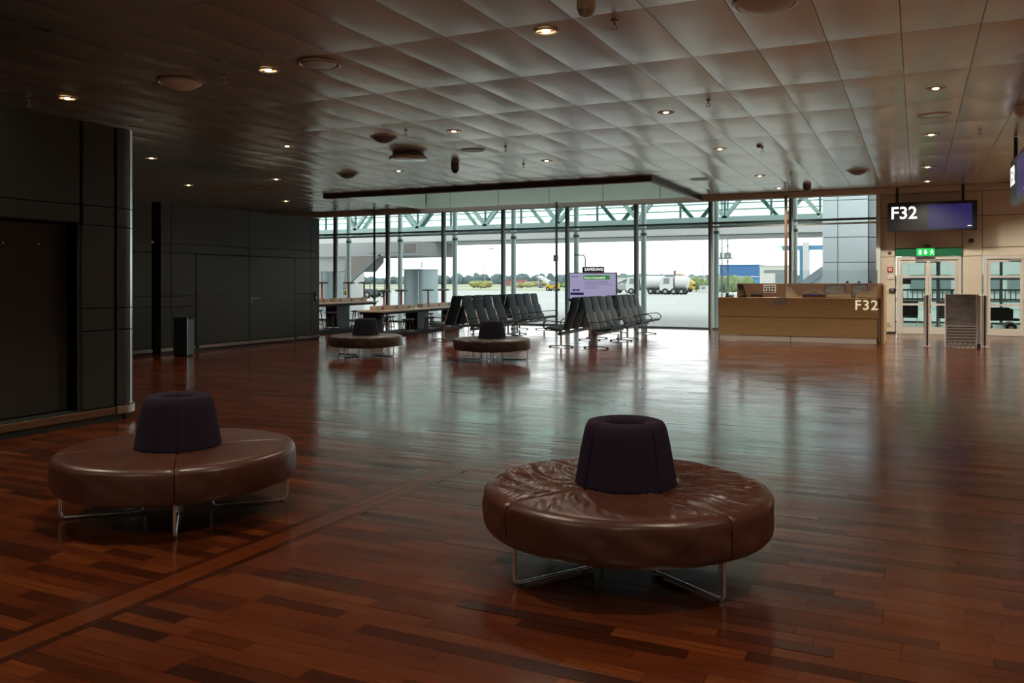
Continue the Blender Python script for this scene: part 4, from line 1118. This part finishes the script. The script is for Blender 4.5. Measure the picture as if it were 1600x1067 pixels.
# left upper block with stair flight
lb = thing('stair_block', 'grey raised concrete block with sloping stair flight under the footbridge', 'building', (0, 34.3, 0))
xr = at(652, 400, 34.3).x; zt = FB0-.02; zb = at(652, 399, 34.3).z
obj('block', MB().box(-36, xr, 0, 3.5, zb, zt), M['conc'], lb)
obj('window_panel', MB().box(at(633, 385, 34.3).x, at(649, 385, 34.3).x, -.03, 0, zb+.16, zt-.1), M['brownpanel'], lb); obj('window_panel', MB().box(at(573, 385, 34.3).x, at(632, 385, 34.3).x, -.03, 0, zb+.16, zt-.1), M['conc'], lb)
def pp(l, Y): return [(at(p[0], p[1], Y).x, at(p[0], p[1], Y).z) for p in l]
obj('stair_flight', MB().prism(pp(((540, 397), (593, 397), (549, 436), (540, 450), (536, 450)), 34.3), 'y', .02, .3), M['brownpanel'], lb)
obj('stair_edge', MB().prism(pp(((593, 397), (595, 399), (551, 438), (541, 452), (540, 450), (549, 436)), 34.3), 'y', .0, .12), M['bgrey'], lb)
obj('side_wall', MB().prism(pp(((470, 397), (546, 397), (546, 408), (533, 424), (470, 424)), 34.3), 'y', .2, 3), M['conc'], lb)
obj('pier', MB().box(-31, -30.2, .3, 1.5, GZ, zb), M['conc'], lb)
ls = thing('outer_shed', 'white low lean-to beside the pale blue cabin outside', 'shed', (at(517, 440, 41).x, 41, GZ))
obj('wall', MB().box(-1.2, 1.0, 0, 2, 0, 2.5), M['bwhite'], ls); obj('roof', MB().prism([(-1.3, 2.5), (1.1, 2.5), (1.0, 2.75), (-.6, 2.75)], 'y', -.1, 2.1), M['bwhite'], ls)
def cabin(px0, px1, pyt, Y, lab):
    a, b = at(px0, pyt, Y), at(px1, pyt, Y); w = b.x-a.x; hh = a.z-GZ
    t = thing('glass_cabin', lab, 'cabin', (a.x, Y, GZ)); 
    m1 = MB(); m1.prism([(w/2+w/2*math.cos(-PI+PI*i/10), .0+w*.28*math.sin(-PI+PI*i/10)) for i in range(11)] + [(w, 1.5), (0, 1.5)], 'z', 0, hh); m1.smooth = True
    obj('shell', m1, M['kiosk'], t)
    obj('cap', MB().box(-.03, w+.03, -w*.3, 1.52, hh, hh+.05), M['bgrey'], t)
    obj('rib', MB().box(w*.84, w*.86, -w*.24, -w*.1, .1, hh-.05).box(w*.14, w*.16, -w*.24, -w*.1, .1, hh-.05), M['alu'], t)
    return t
cabin(503, 524, 422, 38.5, 'pale blue curved cabin outside, next to the dark wall end')
kb = cabin(632, 662, 422, 38.5, 'pale blue curved cabin outside behind the low lamp table')
obj('weather_arm', MB().bar((.9, .3, 2.45), (.9, .3, 2.75), .04, .04).bar((.5, .3, 2.75), (1.0, .3, 2.77), .06, .03), M['mast'], kb)
ys = thing('warning_board', 'yellow and black warning board outside, behind the high table lamps', 'sign', (at(540, 450, 37).x, 37, GZ))
obj('post', MB().box(-.04, .04, .03, .1, 0, 2.0), M['bwhite'], ys)
obj('board', MB().box(-.16, .16, 0, .03, 1.0, 1.28), M['yellow'], ys); obj('board', MB().box(-.16, .16, 0, .03, 1.34, 1.62), M['blackm'], ys); obj('mark', MB().prism([(-.09, 1.06), (.09, 1.06), (0, 1.23)], 'y', -.01, 0), M['blackm'], ys)

# ------------------------------------------------------------------ outside: vehicles, buildings, masts
def place(px, Y): return (at(px, 450, Y).x, Y, gz(Y+2)+.01)
def wheels(t, xs, w, r=.45):
    for x in xs:
        for s in (-1, 1):
            k = obj('wheel', MB().cyl((x, s*w-.12, r), (x, s*w+.12, r), r, n=14), M['tyre'], t)
            obj('hub', MB().cyl((x, s*w-.13, r), (x, s*w+.13, r), r*.5, n=10), M['mast'], k)
def tanker(px, Y, lab, Ln, cabside, group='white fuel tankers'):
    t = thing('tank_truck', lab, 'truck', place(px, Y), PI, group)
    obj('tank', MB().cyl((-Ln/2, 0, 1.75), (Ln/2-.6, 0, 1.75), .95, n=18).cyl((-Ln/2-.15, 0, 1.75), (-Ln/2, 0, 1.75), .75, .95, n=18), M['bwhite'], t)
    obj('chassis', MB().box(-Ln/2, Ln/2+1.2, -.5, .5, .6, .85), M['mastd'], t)
    c = obj('cab', MB().prism([(Ln/2-.4, .6), (Ln/2+1.5, .6), (Ln/2+1.5, 1.4), (Ln/2+1.2, 2.5), (Ln/2-.4, 2.5)], 'y', -1.1, 1.1), M['bwhite'], t)
    obj('windscreen', MB().prism([(Ln/2+.1, 1.5), (Ln/2+1.0, 1.5), (Ln/2+.9, 2.3), (Ln/2+.1, 2.3)], 'y', -1.12, 1.12), M['bgrey'], c)
    obj('walkway', MB().box(-Ln/2+.3, Ln/2-.9, -.2, .2, 2.7, 2.76), M['mast'], t)
    wheels(t, (-Ln/2+.6, -Ln/2+1.7, Ln/2+.7), 1.0)
tanker(1017, 120, 'long white tank truck parked outside, left one of two', 3.9, 1)
tanker(1062, 118, 'short white tank truck parked outside, beneath the yellow loader', 2.2, 1)
t = thing('loader_truck', 'yellow boarding loader vehicle outside with grey box body', 'truck', place(1062, 150))
obj('body', MB().box(-2.2, 0, -1.2, 1.2, 1.4, 3.2), M['bgrey'], t); obj('ramp', MB().prism([(-.6, 3.2), (.4, 3.3), (2.6, 1.7), (2.6, 1.1), (.4, 2.5), (-.6, 2.6)], 'y', -1.1, 1.1), M['yellow'], t)
obj('chassis', MB().box(-2.2, 2.6, -.9, .9, .6, 1.4), M['yellow'], t); wheels(t, (-1.6, 1.6), 1.0, .5)
obj('beacon', MB().box(-1.1, -.7, -.2, .2, 3.2, 3.9), M['redb'], t)
t = thing('yellow_bus', 'yellow apron bus parked outside before the green roofed hangar', 'bus', place(1031, 158))
obj('body', MB().box(-2.4, 2.4, -1.2, 1.2, .5, 2.6), M['yellow'], t, bevel=.1); obj('windows', MB().box(-2.2, 2.2, -1.22, 1.22, 1.5, 2.2), M['bgrey'], t); wheels(t, (-1.5, 1.5), 1.0, .45)
t = thing('tow_tractor', 'dark baggage tow tractor outside behind the high lamp table', 'vehicle', place(570, 75))
obj('body', MB().box(-1.2, 1.2, -.7, .7, .4, 1.0), M['mastd'], t, bevel=.05); obj('canopy', MB().box(-.9, .2, -.6, .6, 1.75, 1.82).box(-.85, -.8, -.55, -.5, 1, 1.75).box(.1, .15, -.55, -.5, 1, 1.75), M['mastd'], t); wheels(t, (-.8, .8), .6, .38)
t = thing('baggage_cart', 'dark open baggage cart outside, behind the near lamp of the low table', 'cart', place(594, 82))
obj('bed', MB().box(-1.1, 1.1, -.7, .7, .5, .62), M['mastd'], t); obj('hoop', MB().tube(fillet([(-1, -.6, .6), (-1, -.6, 1.6), (1, -.6, 1.6), (1, -.6, .6)], .2), .05, 6), M['mastd'], t); wheels(t, (-.7, .7), .55, .28)
t = thing('airstair', 'white mobile boarding stair standing on the grass outside', 'stairs', place(855, 230))
obj('flight', MB().prism([(-3.2, 3.4), (-2.2, 3.6), (3.0, .9), (3.0, .4), (2.0, .4)], 'y', -1, 1), M['bwhite'], t); obj('support', MB().box(-2.6, -2.2, -.8, .8, .4, 3.2).box(-3, 3, -1, 1, .3, .6), M['mast'], t); wheels(t, (-2, 2), .9, .4)
t = thing('yellow_tug', 'yellow tug outside, beside the white mobile boarding stair', 'vehicle', place(864, 158))
obj('body', MB().box(-1.3, 1.3, -.8, .8, .4, 1.3), M['yellow'], t, bevel=.1); obj('cab', MB().box(-.6, .6, -.7, .7, 1.3, 2.0), M['bgrey'], t, bevel=.08); wheels(t, (-.8, .8), .75, .42)
t = thing('service_vehicle', 'grey service vehicle with rotor-like boom left of the white tank trucks', 'vehicle', place(976, 130))
obj('body', MB().box(-1.8, 1.4, -.8, .8, .5, 1.5), M['mast'], t, bevel=.15); obj('boom', MB().bar((-1.2, 0, 1.5), (1.6, 0, 2.7), .18, .18), M['mastd'], t); obj('bucket', MB().box(1.4, 2.0, -.4, .4, 2.5, 3.0), M['mast'], t); wheels(t, (-1.1, .8), .75, .4)
def building(px0, px1, pyt, Y, lab, m, name='building', bands=(), roof=None):
    g0 = gz(Y+16)+.01
    a, b = at(px0, pyt, Y), at(px1, pyt, Y); w = b.x-a.x; hh = a.z-g0
    t = thing(name, lab, 'building', (a.x, Y, g0)); obj('walls', MB().box(0, w, 0, 14, 0, hh), m, t)
    for (u0, u1, z0, z1, mm) in bands: obj('window', MB().box(w*u0, w*u1, -.08, 0, hh*z0, hh*z1), mm, t)
    if roof: obj('roof', MB().prism([(-1, hh), (w+1, hh), (w*.75, hh*1.28), (w*.3, hh*1.28)], 'y', -.5, 14.5), roof, t)
    else: obj('roof', MB().box(-.15, w+.15, -.15, 14.1, hh, hh+.2), m, t)
    return t
building(912, 1093, 433, 380, 'long hangar with a green roof beyond the tank trucks', M['bwhite'], 'hangar', ((.03, .28, .0, .6, M['bgrey']), (.35, .5, 0, .6, M['bgrey'])), M['hangar'])
building(1124, 1187, 415, 210, 'blue clad hall outside behind the counter\'s left end', M['blue'], 'hall', ((.02, .98, .50, .54, M['bwhite']), (.3, .98, .2, .42, M['lblue'])))
building(1187, 1232, 416, 190, 'white office building outside right of the blue hall', M['bwhite'], 'building', ((.15, .9, .72, .84, M['bgrey']), (.55, .9, .30, .70, M['bgrey'])))
building(784, 803, 437.5, 330, 'small red clad building on the airfield', M['redb'], 'red_shed', ((.1, .4, .0, .5, M['brownpanel']),))
t = thing('concourse', 'pale concourse with teal window bands outside behind the gate doors', 'building', (-.9, 62, GZ))
obj('walls', MB().box(0, 40, 0, 10, 0, 5.6), M['bwhite'], t); obj('roof', MB().box(-.3, 40.3, -.4, 10.3, 5.6, 5.9), M['mast'], t)
for k in range(14):
    for z in (1.0, 3.4): obj('window', MB().box(.5+2.8*k, 2.9+2.8*k, -.06, 0, z, z+1.2), M['bgrey'], t)
# jet bridge beyond the counter
jb = thing('jet_bridge', 'light blue and white jet bridge gantry with sloping stair beside the tower', 'bridge', (0, 70, GZ))
def J(px, py): q = at(px, py, 70); return q.x, q.z-GZ
x0, z0 = J(1222, 384); x1, z1 = J(1290, 390)
obj('beam', MB().box(x0, x1, 0, .4, z1, z0), M['lblue'], jb)
x0, z0 = J(1249, 384); x1, _ = J(1253.5, 384); obj('leg', MB().box(x0, x1, .02, .4, 0, z0), M['lblue'], jb)
x0, z0 = J(1255, 379); x1, _ = J(1264, 379); obj('column', MB().box(x0, x1, -.3, .6, 0, z0), M['bwhite'], jb)
obj('stair', MB().prism([J(1236, 452), J(1284, 417), J(1287, 417), J(1287, 430), J(1246, 456)], 'y', -.6, .6), M['bgrey'], jb)
obj('landing', MB().prism([J(1268, 440), J(1290, 425), J(1290, 456), J(1268, 456)], 'y', .7, 2), M['tower'], jb)
# masts
def mast(px, pyt, Y, lab, r=.13):
    q = at(px, pyt, Y); t = thing('light_mast', lab, 'mast', (q.x, Y, gz(Y)+.005), 0, 'airfield light masts'); hh = q.z-gz(Y)
    obj('pole', MB().cyl((0, 0, 0), (0, 0, hh), r, r*.5, 8), M['mast'], t); obj('lamp_head', MB().box(-.9, .9, -.3, .3, hh-.35, hh), M['mast'], t)
mast(757.5, 378, 260, 'slim light mast outside above the left seat block, left of a pair', .16)
mast(767.5, 388, 260, 'slim light mast outside above the left seat block, right of a pair', .13)
mast(938, 366, 240, 'slim light mast outside above the brand plate of the screen', .16)
mast(962.5, 374, 300, 'faint light mast outside right of the lavender screen', .14)
mast(1099, 372, 220, 'slim light mast outside left of the lattice tower', .16)
mast(1221, 385, 300, 'faint light mast outside between the white building and blue gantry', .14)
t = thing('lattice_tower', 'dark lattice floodlight tower outside above the counter\'s left end', 'tower', (at(1132.5, 440, 62).x, 62, GZ))
lw = .21
for sx_ in (-1, 1):
    for sy_ in (-1, 1): obj('leg', MB().cyl((sx_*lw, sy_*lw, 0), (sx_*lw, sy_*lw, 9.5), .035, n=6), M['mastd'], t)
br_ = MB()
for i in range(16):
    za, zb_ = i*.58, (i+1)*.58; s = 1 if i % 2 else -1
    br_.cyl((-lw*s, -lw, za), (lw*s, -lw, zb_), .014, n=5).cyl((lw, -lw*s, za), (lw, lw*s, zb_), .014, n=5)
obj('brace', br_, M['mast'], t)
obj('platform', MB().box(-.55, .55, -.5, .5, 3.4, 3.5), M['mast'], t)
for k in range(4): obj('floodlight', MB().box(-.55+.30*k, -.35+.30*k, -.6, -.5, 3.5, 3.85), M['bgrey'], t)
# bushes
def bush(px, Y, w, h, lab, m='bush', n=7):
    t = thing('bush', lab, 'bush', place(px, Y)); mb = MB()
    for i in range(n): mb.blob((rnd.uniform(-w/2, w/2)*.8, rnd.uniform(-.5, .5)*w*.25, h*rnd.uniform(.52, .62)), w*.26, w*.2, h*rnd.uniform(.34, .42), i+px, .22, 9, 7)
    obj('foliage', mb, M[m], t); obj('stem', MB().cyl((0, 0, 0), (0, 0, h*.5), .08, n=6), M['brownpanel'], t)
bush(1088, 160, 3.6, 2.7, 'green bush outside right of the yellow loader')
bush(1110, 163, 2.2, 2.4, 'green bush outside at the light mast\'s foot')
bush(1135, 110, 3.4, 2.6, 'leafy bush outside below the blue hall, left one')
bush(1154, 122, 3.2, 2.6, 'leafy bush outside below the blue hall, right one')
bush(751, 190, 5.0, 2.2, 'yellow-green bush on the airfield above the left seat block', 'ybush')
bush(834, 250, 7.5, 2.0, 'low olive bush on the airfield before the white stair', 'ybush')
bush(815, 210, 6.0, 1.6, 'low bush on the airfield right of the red building', 'ybush')
bush(880, 200, 6.0, 1.7, 'low bush on the airfield behind the screen\'s left edge')
t = thing('guard_hut', 'tiny white hut on the grass below a light mast', 'hut', place(1100, 138))
obj('walls', MB().box(-.6, .6, -.5, .5, 0, 1.2), M['bwhite'], t); obj('roof', MB().box(-.7, .7, -.6, .6, 1.2, 1.3), M['mast'], t); obj('window', MB().box(-.3, .3, -.52, -.5, .6, 1.0), M['bgrey'], t)
